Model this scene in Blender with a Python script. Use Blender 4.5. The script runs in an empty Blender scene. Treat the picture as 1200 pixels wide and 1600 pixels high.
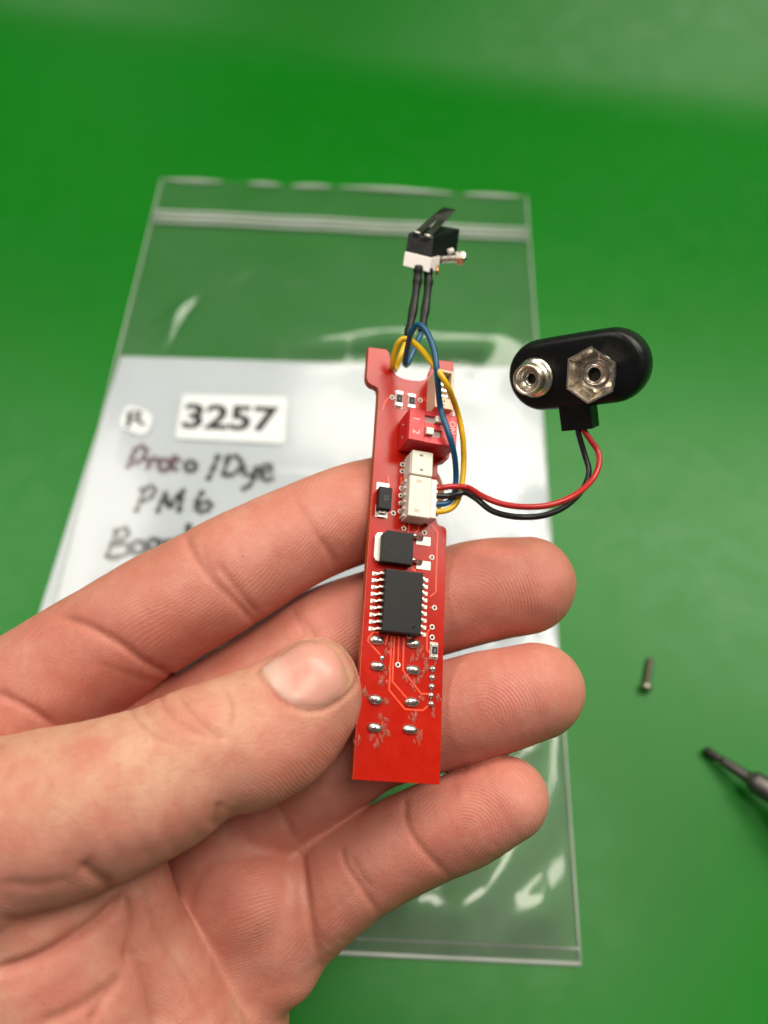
import bpy, bmesh, math, random
import numpy as np
from mathutils import Vector, Matrix, noise
from mathutils.bvhtree import BVHTree

random.seed(7)
sc = bpy.context.scene
COL = sc.collection
# 1 Blender unit = 1 cm
sc.unit_settings.system = 'METRIC'
sc.unit_settings.scale_length = 0.01

# ---------------------------------------------------------------- camera
CAM_H = 20.0
PITCH = math.radians(62.7)          # optical axis below the horizontal
F = 1200.0                          # focal length in pixels of a 1200 px wide picture
SA, CA = math.sin(PITCH), math.cos(PITCH)
MC = Matrix(((1, 0, 0, 0), (0, -SA, CA, 0), (0, -CA, -SA, CAM_H), (0, 0, 0, 1)))   # view axes (right, down, depth) -> world
cam_d = bpy.data.cameras.new('camera')
cam = bpy.data.objects.new('camera', cam_d)
COL.objects.link(cam)
cam.location = (0, 0, CAM_H)
cam.rotation_euler = (math.pi / 2 - PITCH, 0, 0)
cam_d.sensor_fit = 'HORIZONTAL'
cam_d.sensor_width = 36.0
cam_d.lens = 36.0
cam_d.clip_start = 0.5
cam_d.clip_end = 2000
cam_d.dof.use_dof = True
cam_d.dof.focus_distance = 12.35
cam_d.dof.aperture_fstop = 0.135
cam_d.dof.aperture_blades = 0
sc.camera = cam

# ---------------------------------------------------------------- light
w = bpy.data.worlds.new("World")
sc.world = w
w.use_nodes = True
bg = w.node_tree.nodes['Background']
bg.inputs[0].default_value = (0.95, 0.97, 1.0, 1)
bg.inputs[1].default_value = 0.08

def area(name, loc, target, sx, sy, radiance, color):
    l = bpy.data.lights.new(name, 'AREA')
    l.shape = 'RECTANGLE'
    l.size, l.size_y = sx, sy
    l.energy = radiance * math.pi * sx * sy
    l.color = color
    o = bpy.data.objects.new(name, l)
    COL.objects.link(o)
    o.location = loc
    o.rotation_euler = (Vector(target) - Vector(loc)).to_track_quat('-Z', 'Y').to_euler()
    return o

area('window_light', (43, 68, 90), (0, 6, 4), 122, 58, 9.3, (1.0, 0.94, 0.83))
area('ceiling_light', (17, 6, 105), (4, 4, 0), 36, 32, 10.5, (1.0, 0.96, 0.80))
area('added_left_panel', (-66, 38, 95), (0, 10, 4), 76, 28, 7.0, (1.0, 0.94, 0.86))  # unseen panel, added so the backdrop's bend catches a reflection at the left

vs = sc.view_settings
sc.display_settings.display_device = 'sRGB'
vs.view_transform = 'Standard'
vs.look = 'None'
vs.exposure = 0.1
vs.gamma = 1.0
vs.use_curve_mapping = False

# ---------------------------------------------------------------- helpers
def V(px, py, z):
    """view-axes point (cm) seen at photo pixel px, py at depth z"""
    return Vector(((px - 600) / F * z, (py - 800) / F * z, z))

def wp(px, py, z):
    return MC @ V(px, py, z)

def tp(px, py, h=0.0):
    """point of the plane at height h over the mat seen at px, py"""
    v = (py - 800) / F
    z = (CAM_H - h) / (SA + v * CA)
    return wp(px, py, z)

def lin(c):
    return tuple(((x / 255) / 12.92 if x / 255 <= 0.04045 else ((x / 255 + 0.055) / 1.055) ** 2.4) for x in c)

class Nodes:
    def __init__(s, name):
        s.m = bpy.data.materials.new(name)
        s.m.use_nodes = True
        s.t = s.m.node_tree
        s.b = s.t.nodes['Principled BSDF']
        s.out = s.t.nodes['Material Output']
    def n(s, kind, **kw):
        x = s.t.nodes.new(kind)
        for k, v in kw.items():
            if k[0] == 'i' and k[1:].isdigit():
                x.inputs[int(k[1:])].default_value = v
            else:
                setattr(x, k, v)
        return x
    def l(s, a, b):
        s.t.links.new(a, b)
    def set(s, **kw):
        for k, v in kw.items():
            s.b.inputs[k.replace('_', ' ')].default_value = v
    def coord(s):
        return s.n('ShaderNodeTexCoord').outputs['Object']
    def noise(s, scale, detail=3, rough=0.5, vec=None):
        x = s.n('ShaderNodeTexNoise')
        x.inputs['Scale'].default_value = scale
        x.inputs['Detail'].default_value = detail
        x.inputs['Roughness'].default_value = rough
        s.l(vec if vec is not None else s.coord(), x.inputs['Vector'])
        return x.outputs['Fac']
    def ramp(s, fac, p0, c0, p1, c1):
        r = s.n('ShaderNodeValToRGB')
        e = r.color_ramp.elements
        e[0].position, e[1].position = p0, p1
        e[0].color = tuple(c0) + (1,) if len(c0) == 3 else c0
        e[1].color = tuple(c1) + (1,) if len(c1) == 3 else c1
        s.l(fac, r.inputs['Fac'])
        return r.outputs['Color']
    def mix(s, fac, a, b):
        m = s.n('ShaderNodeMix', data_type='RGBA')
        for sock, val in ((m.inputs[0], fac), (m.inputs[6], a), (m.inputs[7], b)):
            if hasattr(val, 'is_linked'):
                s.l(val, sock)
            elif isinstance(val, (int, float)):
                sock.default_value = val
            else:
                sock.default_value = tuple(val) + (1,)
        return m.outputs[2]
    def math(s, op, a, b=0.0):
        m = s.n('ShaderNodeMath', operation=op)
        for i, val in enumerate((a, b)):
            if hasattr(val, 'is_linked'):
                s.l(val, m.inputs[i])
            else:
                m.inputs[i].default_value = val
        return m.outputs[0]
    def bump(s, height, strength=0.2, dist=0.02):
        b = s.n('ShaderNodeBump')
        b.inputs['Strength'].default_value = strength
        b.inputs['Distance'].default_value = dist
        s.l(height, b.inputs['Height'])
        s.l(b.outputs[0], s.b.inputs['Normal'])
        return b

def simple(name, color, rough, metal=0.0, var=0.15, scale=6.0, bump=0.0, bscale=60, spec=0.5, sss=0.0):
    q = Nodes(name)
    f = q.noise(scale, 4, 0.6)
    a = tuple(c * (1 - var) for c in color)
    b = tuple(min(1, c * (1 + var)) for c in color)
    q.l(q.ramp(f, 0.3, a, 0.7, b), q.b.inputs['Base Color'])
    rr = q.ramp(q.noise(scale * 2.3, 3), 0.3, (max(0, rough - 0.08),) * 3, 0.7, (min(1, rough + 0.08),) * 3)
    q.l(rr, q.b.inputs['Roughness'])
    q.set(Metallic=metal)
    q.b.inputs['Specular IOR Level'].default_value = spec
    if sss:
        q.set(Subsurface_Weight=sss, Subsurface_Scale=0.05)
        q.b.inputs['Subsurface Radius'].default_value = (1, 0.8, 0.6)
    if bump:
        q.bump(q.noise(bscale, 3), bump, 0.01)
    return q.m

# ---- materials
def mat_green():
    q = Nodes('green_vinyl')
    f = q.noise(0.08, 3)
    q.l(q.ramp(f, 0.35, (0.001, 0.158, 0.0040), 0.65, (0.0014, 0.174, 0.0048)), q.b.inputs['Base Color'])
    q.l(q.ramp(q.noise(0.9, 5, 0.65), 0.35, (0.32,) * 3, 0.7, (0.40,) * 3), q.b.inputs['Roughness'])
    q.b.inputs['Specular IOR Level'].default_value = 0.28
    q.bump(q.noise(14, 4), 0.08, 0.01)
    return q.m

def mat_board():
    q = Nodes('red_solder_mask')
    f = q.noise(0.9, 5, 0.6)
    cb = q.ramp(f, 0.3, (0.40, 0.007, 0.001), 0.7, (0.50, 0.012, 0.002))
    cb = q.mix(q.ramp(q.noise(16, 5, 0.7), 0.58, (0.0,) * 3, 0.72, (0.45,) * 3), cb, (0.24, 0.004, 0.001))
    q.l(cb, q.b.inputs['Base Color'])
    q.l(q.ramp(q.noise(3.5, 5, 0.7), 0.3, (0.17,) * 3, 0.75, (0.28,) * 3), q.b.inputs['Roughness'])
    q.b.inputs['Specular IOR Level'].default_value = 0.35
    q.bump(q.noise(22, 4), 0.05, 0.01)
    return q.m

def mat_skin():
    q = Nodes('skin')
    at = q.n('ShaderNodeAttribute', attribute_name='tone').outputs['Fac']
    pk = q.n('ShaderNodeAttribute', attribute_name='pink').outputs['Fac']
    ph = q.n('ShaderNodeAttribute', attribute_name='phase').outputs['Fac']
    ra = q.n('ShaderNodeAttribute', attribute_name='ridge').outputs['Fac']
    cr = q.n('ShaderNodeAttribute', attribute_name='crease').outputs['Fac']
    palm = (0.60, 0.245, 0.188)
    back = (0.63, 0.345, 0.235)
    pink = (0.62, 0.185, 0.15)
    c = q.mix(at, palm, back)
    c = q.mix(pk, c, pink)
    blot = q.ramp(q.noise(1.1, 5, 0.6), 0.40, (0.0,) * 3, 0.64, (0.75,) * 3)
    c = q.mix(blot, c, (0.54, 0.19, 0.135))
    big_b = q.ramp(q.noise(0.55, 4, 0.55), 0.42, (0.0,) * 3, 0.64, (0.7,) * 3)
    c = q.mix(big_b, c, (0.54, 0.17, 0.125))
    blot2 = q.ramp(q.noise(2.7, 4, 0.6), 0.5, (0.0,) * 3, 0.8, (0.35,) * 3)
    c = q.mix(blot2, c, (0.62, 0.34, 0.23))
    c = q.mix(q.ramp(q.noise(9, 5, 0.7), 0.52, (0.0,) * 3, 0.74, (0.4,) * 3), c, (0.50, 0.15, 0.10))
    c = q.mix(q.ramp(q.noise(13, 4, 0.7, ), 0.28, (0.2,) * 3, 0.44, (0.0,) * 3), c, (0.66, 0.38, 0.28))
    sp_ = q.n('ShaderNodeTexVoronoi'); sp_.inputs['Scale'].default_value = 2.2; q.l(q.coord(), sp_.inputs['Vector'])
    c = q.mix(q.ramp(sp_.outputs['Distance'], 0.018, (0.75,) * 3, 0.035, (0.0,) * 3), c, (0.20, 0.06, 0.04))
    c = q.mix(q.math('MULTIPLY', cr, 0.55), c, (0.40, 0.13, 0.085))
    sn = q.math('SINE', ph)
    rv = q.math('MULTIPLY', q.math('MULTIPLY_ADD', sn, 0.5), ra)
    rid = q.math('MULTIPLY', sn, ra)
    ridc = q.math('MULTIPLY', q.math('MAXIMUM', rid, 0.0), 0.12)
    c = q.mix(ridc, c, (0.45, 0.17, 0.12))
    q.l(c, q.b.inputs['Base Color'])
    q.set(Subsurface_Weight=0.32, Subsurface_Scale=0.08, Roughness=0.5)
    q.b.inputs['Subsurface Radius'].default_value = (1.0, 0.35, 0.2)
    q.l(q.ramp(q.noise(4, 4), 0.3, (0.44,) * 3, 0.7, (0.58,) * 3), q.b.inputs['Roughness'])
    q.b.inputs['Specular IOR Level'].default_value = 0.38
    vor = q.n('ShaderNodeTexVoronoi', feature='DISTANCE_TO_EDGE')
    vor.inputs['Scale'].default_value = 16
    q.l(q.coord(), vor.inputs['Vector'])
    cell = q.math('MULTIPLY', q.math('MINIMUM', vor.outputs['Distance'], 0.12), q.math('MULTIPLY', at, 6.0))
    h = q.math('ADD', q.math('MULTIPLY', rid, -0.26), q.math('MULTIPLY', q.noise(30, 4, 0.6), 1.2))
    h = q.math('ADD', h, cell)
    h = q.math('ADD', h, q.math('MULTIPLY', q.noise(5, 3), 0.9))
    q.bump(h, 0.42, 0.02)
    return q.m

def mat_nail():
    q = Nodes('fingernail')
    at = q.n('ShaderNodeAttribute', attribute_name='nail').outputs['Fac']
    r = q.n('ShaderNodeValToRGB')
    e = r.color_ramp.elements
    e[0].position, e[0].color = 0.0, (0.70, 0.45, 0.37, 1)
    e[1].position, e[1].color = 0.36, (0.64, 0.31, 0.25, 1)
    for p, c in ((0.22, (0.69, 0.43, 0.355, 1)), (0.80, (0.65, 0.31, 0.25, 1)), (0.875, (0.50, 0.26, 0.16, 1)), (0.91, (0.66, 0.44, 0.28, 1)), (1.0, (0.66, 0.46, 0.34, 1))):
        x = e.new(p); x.color = c
    wob = q.math('ADD', at, q.math('MULTIPLY', q.math('SUBTRACT', q.noise(5, 3), 0.5), 0.08))
    q.l(wob, r.inputs['Fac'])
    q.l(r.outputs['Color'], q.b.inputs['Base Color'])
    q.set(Roughness=0.34, Subsurface_Weight=0.3, Subsurface_Scale=0.06)
    q.bump(q.noise(9, 3), 0.12, 0.02)
    return q.m

def mat_film(name, haze, gloss_rough, gain=1.3):
    q = Nodes(name)
    t = q.t
    t.nodes.remove(q.b)
    tr = q.n('ShaderNodeBsdfTransparent')
    tr.inputs[0].default_value = (1, 1, 1, 1)
    df = q.n('ShaderNodeBsdfDiffuse')
    df.inputs[0].default_value = (0.75, 0.78, 0.74, 1)
    m1 = q.n('ShaderNodeMixShader')
    hz = q.ramp(q.noise(0.35, 4), 0.3, (haze * 0.7,) * 3, 0.75, (haze * 1.4,) * 3)
    q.l(hz, m1.inputs[0]); q.l(tr.outputs[0], m1.inputs[1]); q.l(df.outputs[0], m1.inputs[2])
    gl = q.n('ShaderNodeBsdfGlossy')
    gl.inputs['Roughness'].default_value = gloss_rough
    fr = q.n('ShaderNodeFresnel')
    fr.inputs[0].default_value = 1.5
    bp_ = q.n('ShaderNodeBump')
    bp_.inputs['Strength'].default_value = 0.12
    bp_.inputs['Distance'].default_value = 0.05
    q.l(q.noise(0.9, 3), bp_.inputs['Height'])
    q.l(bp_.outputs[0], gl.inputs['Normal'])
    m2 = q.n('ShaderNodeMixShader')
    fm = q.math('MULTIPLY', fr.outputs[0], gain)
    q.l(fm, m2.inputs[0]); q.l(m1.outputs[0], m2.inputs[1]); q.l(gl.outputs[0], m2.inputs[2])
    q.l(m2.outputs[0], q.out.inputs[0])
    return q.m

def mat_flux():
    q = Nodes('flux_residue')
    q.set(Roughness=0.12, Alpha=0.24)
    q.b.inputs['Base Color'].default_value = (0.66, 0.16, 0.11, 1)
    q.bump(q.noise(18, 4), 0.5, 0.03)
    return q.m

GREEN = mat_green()
BOARD = mat_board()
SKIN = mat_skin()
NAIL = mat_nail()
FILM = mat_film('bag_film', 0.03, 0.15, 1.45)
FILMB = mat_film('bag_film_under', 0.012, 0.3, 0.2)
ZIPM = mat_film('zip_plastic', 0.55, 0.3, 0.5)
SEAM = mat_film('seal_plastic', 0.5, 0.3, 0.3)
FLUX = mat_flux()
PAPER = simple('paper', (0.56, 0.60, 0.635), 0.8, var=0.02, scale=0.5, bump=0.05, bscale=8)
STICK = simple('sticker_paper', (0.80, 0.82, 0.85), 0.6, var=0.02)
INK = simple('black_ink', (0.010, 0.010, 0.013), 0.6, var=0.2)
INKP = simple('faded_purple_ink', (0.11, 0.04, 0.065), 0.6, var=0.3, scale=3)
TRACE = simple('copper_under_mask', (0.92, 0.085, 0.03), 0.3, var=0.08)
SOLDER = simple('solder', (0.60, 0.56, 0.53), 0.34, metal=1.0, var=0.15, scale=12, bump=0.15, bscale=25)
TIN = simple('tinned_metal', (0.78, 0.75, 0.70), 0.30, metal=1.0, var=0.1, scale=10, bump=0.1, bscale=40)
PAD = simple('bare_solder_pad', (0.66, 0.62, 0.57), 0.42, metal=0.55, var=0.08, bump=0.2, bscale=40)
RING = simple('via_ring', (0.80, 0.76, 0.70), 0.4, metal=0.4, var=0.06)
HOLE = simple('dark_hole', (0.02, 0.014, 0.012), 0.7)
EPOXY = simple('black_epoxy', (0.011, 0.010, 0.011), 0.55, spec=0.3, var=0.15, scale=20, bump=0.08, bscale=90)
BLACKP = simple('black_plastic', (0.006, 0.006, 0.007), 0.36, spec=0.3, var=0.15, bump=0.03, bscale=30)
VINYL = simple('black_soft_vinyl', (0.006, 0.006, 0.007), 0.36, spec=0.3, var=0.15, bump=0.05, bscale=25)
SHRINK = simple('heat_shrink', (0.009, 0.008, 0.008), 0.42, spec=0.35, var=0.2, bump=0.15, bscale=10)
WHITEP = simple('white_nylon', (0.78, 0.73, 0.63), 0.45, var=0.03, scale=3, bump=0.04, sss=0.15)
CREAM = simple('cream_nylon', (0.74, 0.56, 0.40), 0.5, var=0.04, scale=3, bump=0.04, sss=0.15)
PINKW = simple('white_base_plastic', (0.80, 0.72, 0.70), 0.5, var=0.03)
REDP = simple('red_plastic', (0.70, 0.019, 0.026), 0.38, var=0.05, bump=0.04)
WTXT = simple('white_print', (0.80, 0.62, 0.60), 0.6, var=0.05)
YEL = simple('yellow_insulation', (0.80, 0.47, 0.012), 0.36, var=0.05, scale=4)
BLU = simple('blue_insulation', (0.007, 0.085, 0.19), 0.34, var=0.06, scale=4)
REDW = simple('red_insulation', (0.46, 0.018, 0.018), 0.34, var=0.08, scale=3)
REDB = REDW
BLKW = simple('black_insulation', (0.012, 0.012, 0.014), 0.34, var=0.15)
STEEL = simple('nickel_plated_steel', (0.86, 0.78, 0.68), 0.30, metal=1.0, var=0.08, scale=8, bump=0.04, bscale=20)
DKSTEEL = simple('dark_spring_steel', (0.05, 0.052, 0.045), 0.42, metal=1.0, var=0.1, scale=5)
COPPER = simple('copper_terminal', (0.55, 0.30, 0.16), 0.35, metal=1.0)
GUN = simple('grey_steel_shaft', (0.17, 0.155, 0.15), 0.5, metal=1.0, var=0.1, scale=3)
DARKTIP = simple('black_oxide_tip', (0.05, 0.045, 0.045), 0.4, metal=0.6)
GRIP = simple('black_grip', (0.012, 0.014, 0.013), 0.45)

def link(name, me, mat, parent=None):
    o = bpy.data.objects.new(name, me)
    COL.objects.link(o)
    if mat is not None:
        me.materials.clear()
        me.materials.append(mat)
    if parent is not None:
        o.parent = parent
    return o

def tag(o, label=None, cat=None, group=None, kind=None):
    if label: o['label'] = label
    if cat: o['category'] = cat
    if group: o['group'] = group
    if kind: o['kind'] = kind
    return o

def empty(name, matrix, label, cat, group=None):
    o = bpy.data.objects.new(name, None)
    o.empty_display_size = 0.5
    COL.objects.link(o)
    o.matrix_world = matrix
    return tag(o, label, cat, group)

def mesh(name, verts, faces, smooth=False):
    me = bpy.data.meshes.new(name)
    me.from_pydata([tuple(v) for v in verts], [], faces)
    me.update()
    if smooth:
        me.polygons.foreach_set('use_smooth', [True] * len(me.polygons))
    return me

class MB:
    """collects simple solids; build() links them as one mesh object"""
    def __init__(s, M=None):
        s.bm = bmesh.new()
        s.M = M or Matrix.Identity(4)
    def _x(s, vs):
        for v in vs:
            v.co = s.M @ v.co
    def box(s, x0, x1, y0, y1, z0, z1, bev=0.0, seg=2):
        b = bmesh.new()
        bmesh.ops.create_cube(b, size=1)
        for v in b.verts:
            v.co = Vector(((x0 + x1) / 2 + v.co.x * (x1 - x0), (y0 + y1) / 2 + v.co.y * (y1 - y0), (z0 + z1) / 2 + v.co.z * (z1 - z0)))
        if bev:
            bmesh.ops.bevel(b, geom=b.edges[:], offset=bev, segments=seg, profile=0.7, affect='EDGES')
        s.merge(b)
        return s
    def merge(s, b):
        me = bpy.data.meshes.new('tmp')
        b.to_mesh(me); b.free()
        n0 = len(s.bm.verts)
        s.bm.from_mesh(me)
        bpy.data.meshes.remove(me)
        s.bm.verts.ensure_lookup_table()
        s._x(s.bm.verts[n0:])
    def hexa(s, c, bev=0.0):
        """8 corners: bottom loop of 4, then the top loop of 4"""
        b = bmesh.new()
        vs = [b.verts.new(p) for p in c]
        for f in ((3, 2, 1, 0), (4, 5, 6, 7), (0, 1, 5, 4), (1, 2, 6, 5), (2, 3, 7, 6), (3, 0, 4, 7)):
            b.faces.new([vs[i] for i in f])
        bmesh.ops.recalc_face_normals(b, faces=b.faces[:])
        if bev:
            bmesh.ops.bevel(b, geom=b.edges[:], offset=bev, segments=2, profile=0.7, affect='EDGES')
        s.merge(b)
        return s
    def prism(s, pts, z0, z1, bev=0.0, holes=()):
        b = bmesh.new()
        n = len(pts)
        lo = [b.verts.new((p[0], p[1], z0)) for p in pts]
        hi = [b.verts.new((p[0], p[1], z1)) for p in pts]
        b.faces.new(hi); b.faces.new(lo[::-1])
        for i in range(n):
            j = (i + 1) % n
            b.faces.new((lo[i], lo[j], hi[j], hi[i]))
        bmesh.ops.recalc_face_normals(b, faces=b.faces[:])
        if bev:
            top = [e for e in b.edges if abs(e.verts[0].co.z - e.verts[1].co.z) < 1e-6]
            bmesh.ops.bevel(b, geom=top, offset=bev, segments=2, profile=0.7, affect='EDGES')
        s.merge(b)
        return s
    def lathe(s, prof, n=24, close=True):
        """profile of (radius, z), revolved about the local z axis"""
        b = bmesh.new()
        rings = []
        for r, z in prof:
            rings.append([b.verts.new((r * math.cos(2 * math.pi * k / n), r * math.sin(2 * math.pi * k / n), z)) for k in range(n)])
        for a, c in zip(rings, rings[1:]):
            for k in range(n):
                b.faces.new((a[k], a[(k + 1) % n], c[(k + 1) % n], c[k]))
        if close:
            b.faces.new(rings[0][::-1]); b.faces.new(rings[-1])
        for f in b.faces: f.smooth = True
        s.merge(b)
        return s
    def tube(s, pts, r, n=10, caps=True):
        pts = [Vector(p) for p in pts]
        rr = r if hasattr(r, '__len__') else [r] * len(pts)
        b = bmesh.new()
        t = (pts[1] - pts[0]).normalized()
        u = t.orthogonal().normalized()
        rings = []
        for i, p in enumerate(pts):
            t2 = (pts[min(i + 1, len(pts) - 1)] - pts[max(i - 1, 0)]).normalized()
            u = (u - t2 * u.dot(t2)).normalized()
            v = t2.cross(u)
            rings.append([b.verts.new(p + (u * math.cos(2 * math.pi * k / n) + v * math.sin(2 * math.pi * k / n)) * rr[i]) for k in range(n)])
        for a, c in zip(rings, rings[1:]):
            for k in range(n):
                b.faces.new((a[k], a[(k + 1) % n], c[(k + 1) % n], c[k]))
        if caps:
            b.faces.new(rings[0][::-1]); b.faces.new(rings[-1])
        for f in b.faces: f.smooth = True
        s.merge(b)
        return s
    def mesh(s, name, smooth_angle=None):
        me = bpy.data.meshes.new(name)
        bmesh.ops.recalc_face_normals(s.bm, faces=s.bm.faces[:])
        s.bm.to_mesh(me)
        s.bm.free()
        return me
    def build(s, name, mat, parent=None):
        return link(name, s.mesh(name), mat, parent)

def spline(pts, step=8):
    P = [np.array(p, float) for p in pts]
    P = [2 * P[0] - P[1]] + P + [2 * P[-1] - P[-2]]
    out = []
    for i in range(1, len(P) - 2):
        a, b, c, d = P[i - 1], P[i], P[i + 1], P[i + 2]
        for k in range(step):
            t = k / step
            out.append(0.5 * ((2 * b) + (c - a) * t + (2 * a - 5 * b + 4 * c - d) * t * t + (3 * b - a - 3 * c + d) * t ** 3))
    out.append(P[-2])
    return np.array(out)

def text_mesh(txt, size, bold=0.0):
    cu = bpy.data.curves.new('lettering', 'FONT')
    cu.body = txt
    cu.size = size
    cu.align_x = 'CENTER'
    cu.align_y = 'CENTER'
    cu.offset = bold
    cu.resolution_u = 4
    o = bpy.data.objects.new('lettering', cu)
    COL.objects.link(o)
    bpy.context.view_layer.update()
    me = bpy.data.meshes.new_from_object(o.evaluated_get(bpy.context.evaluated_depsgraph_get()))
    bpy.data.objects.remove(o)
    bpy.data.curves.remove(cu)
    me.name = 'lettering'
    return me

# ================================================================ the green mat, sweeping up at the back
def build_mat():
    a, b = tp(0, 70), tp(1200, 222)
    d = (b - a); d.z = 0; d.normalize()
    nrm = Vector((-d.y, d.x, 0))
    if nrm.y < 0: nrm = -nrm
    prof = [(-70 + 5 * i, 0.0) for i in range(14)]
    y_, z_, t = 0.0, 0.0, 0.0
    prof.append((0, 0))
    while z_ < 60:                       # a quick bend, then a slower one up to the vertical
        t = min(math.pi / 2, t + (0.05 if t < 0.29 else 0.012))
        y_ += 0.45 * math.cos(t); z_ += 0.45 * math.sin(t)
        prof.append((y_, z_))
    vs, fs = [], []
    NU = 40
    for (s_, z_) in prof:
        for k in range(NU + 1):
            u = -70 + 150 * k / NU
            p = a + d * u + nrm * s_
            zz = z_
            if z_ > 0:
                zz += 0.25 * math.sin(u * 0.09 + 0.6) * min(1, z_ / 2)
            vs.append((p.x, p.y, zz))
    for i in range(len(prof) - 1):
        for k in range(NU):
            q = i * (NU + 1) + k
            fs.append((q, q + 1, q + NU + 2, q + NU + 1))
    me = mesh('backdrop', vs, fs, True)
    o = link('backdrop', me, GREEN)
    tag(o, 'plain green vinyl mat that sweeps up at the back', kind='structure')
build_mat()

# ================================================================ plastic zip bag with a paper card in it
BAGC = [(254, 280), (822, 308), (906, 1506), (-43, 1462)]      # TL TR BR BL in the photograph
QB = [tp(x, y, 0.0) for x, y in BAGC]

def bag_pt(s, t, z=0.0):
    """s across 0..1, t from the open top 0 to the bottom 1"""
    p = (QB[0] * (1 - s) + QB[1] * s) * (1 - t) + (QB[3] * (1 - s) + QB[2] * s) * t
    return Vector((p.x, p.y, z))

bag_M = Matrix.Translation(bag_pt(0.5, 0.5))
def fold(s, t, folds):
    z = 0
    for (x0, y0, x1, y1, h, wd) in folds:
        dx, dy = x1 - x0, y1 - y0
        L = dx * dx + dy * dy
        k = max(0, min(1, ((s - x0) * dx + (t - y0) * dy) / L))
        dd = ((s - x0 - k * dx) ** 2 + ((t - y0 - k * dy) * 1.75) ** 2)
        z += h * math.exp(-dd / (1.35 * wd) ** 2) * math.sin(math.pi * min(1, max(0.0, 0.15 + 0.7 * k)))
    return z
FOLDS = [(0.62, 0.985, 0.74, 0.80, .38, .030), (0.70, 0.99, 0.86, 0.80, .34, .028), (0.76, 0.985, 0.985, 0.86, .42, .035), (0.86, 0.99, 0.99, 0.93, .36, .03),
         (0.90, 0.72, 0.985, 0.62, .30, .03), (0.80, 0.86, 0.98, 0.74, .26, .03), (0.45, 0.985, 0.60, 0.93, .26, .022), (0.30, 0.98, 0.44, 0.94, .2, .02),
         (0.50, 0.955, 0.99, 0.962, .16, .035), (0.40, 0.30, 0.70, 0.275, .40, .04), (0.60, 0.265, 0.90, 0.27, .34, .035), (0.70, 0.30, 0.97, 0.275, .40, .04), (0.45, 0.24, 0.62, 0.235, .2, .03), (0.86, 0.35, 0.93, 0.25, .2, .025),
         (0.05, 0.31, 0.17, 0.22, .12, .012), (0.10, 0.33, 0.14, 0.22, .10, .010), (0.2, 0.22, 0.3, 0.16, .08, .02),
         (0.93, 0.66, 0.97, 0.55, .22, .03), (0.6, 0.90, 0.72, 0.70, .2, .03), (0.55, 0.96, 0.80, 0.76, .36, .04), (0.80, 0.97, 0.99, 0.82, .36, .038), (0.84, 0.62, 0.97, 0.54, .26, .04), (0.80, 0.80, 0.97, 0.68, .3, .04)]
_r = random.Random(11)
for _ in range(22):
    a_, b_ = _r.uniform(.5, .97), _r.uniform(.70, .97)
    L_ = _r.uniform(.04, .12)
    FOLDS.append((a_, min(.985, b_ + L_ * .4), min(.99, a_ + L_ * _r.uniform(.3, 1.1)), b_ - L_ * .5, _r.uniform(.04, .10), _r.uniform(.012, .022)))

def film_z(s, t):
    e = min(s, 1 - s, (1 - t)) 
    open_ = min(1, e / 0.05)
    tp_ = min(1, max(0, (t - 0.08) / 0.05))
    z = 0.055 + 0.045 * open_ * tp_
    z += open_ * tp_ * (0.014 if 0.2 < t < 0.5 and s < 0.55 else 0.045) * (noise.noise(Vector((s * 3.1, t * 4.3, 1.7))) + 0.5 * noise.noise(Vector((s * 8, t * 11, 4.1))))
    z += 0.40 * fold(s, t, FOLDS) * min(1, e / 0.012 + 0.15) * 1.0
    if t > 0.62:
        a = min(1, (t - 0.62) / 0.1) * open_
        z += a * (0.09 * abs(noise.noise(Vector((s * 4.2 + t * 3, t * 5.0 - s * 2, 3.3)))) + 0.07 * abs(noise.noise(Vector((s * 9 + t * 7, t * 9 - s * 5, 8.3)))))
    if t < 0.075:
        z += 0.10 * (1 - t / 0.075) * (0.55 + 0.8 * noise.noise(Vector((s * 5.0, 0.3, 7.7))))
    return max(z, 0.053)

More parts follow.
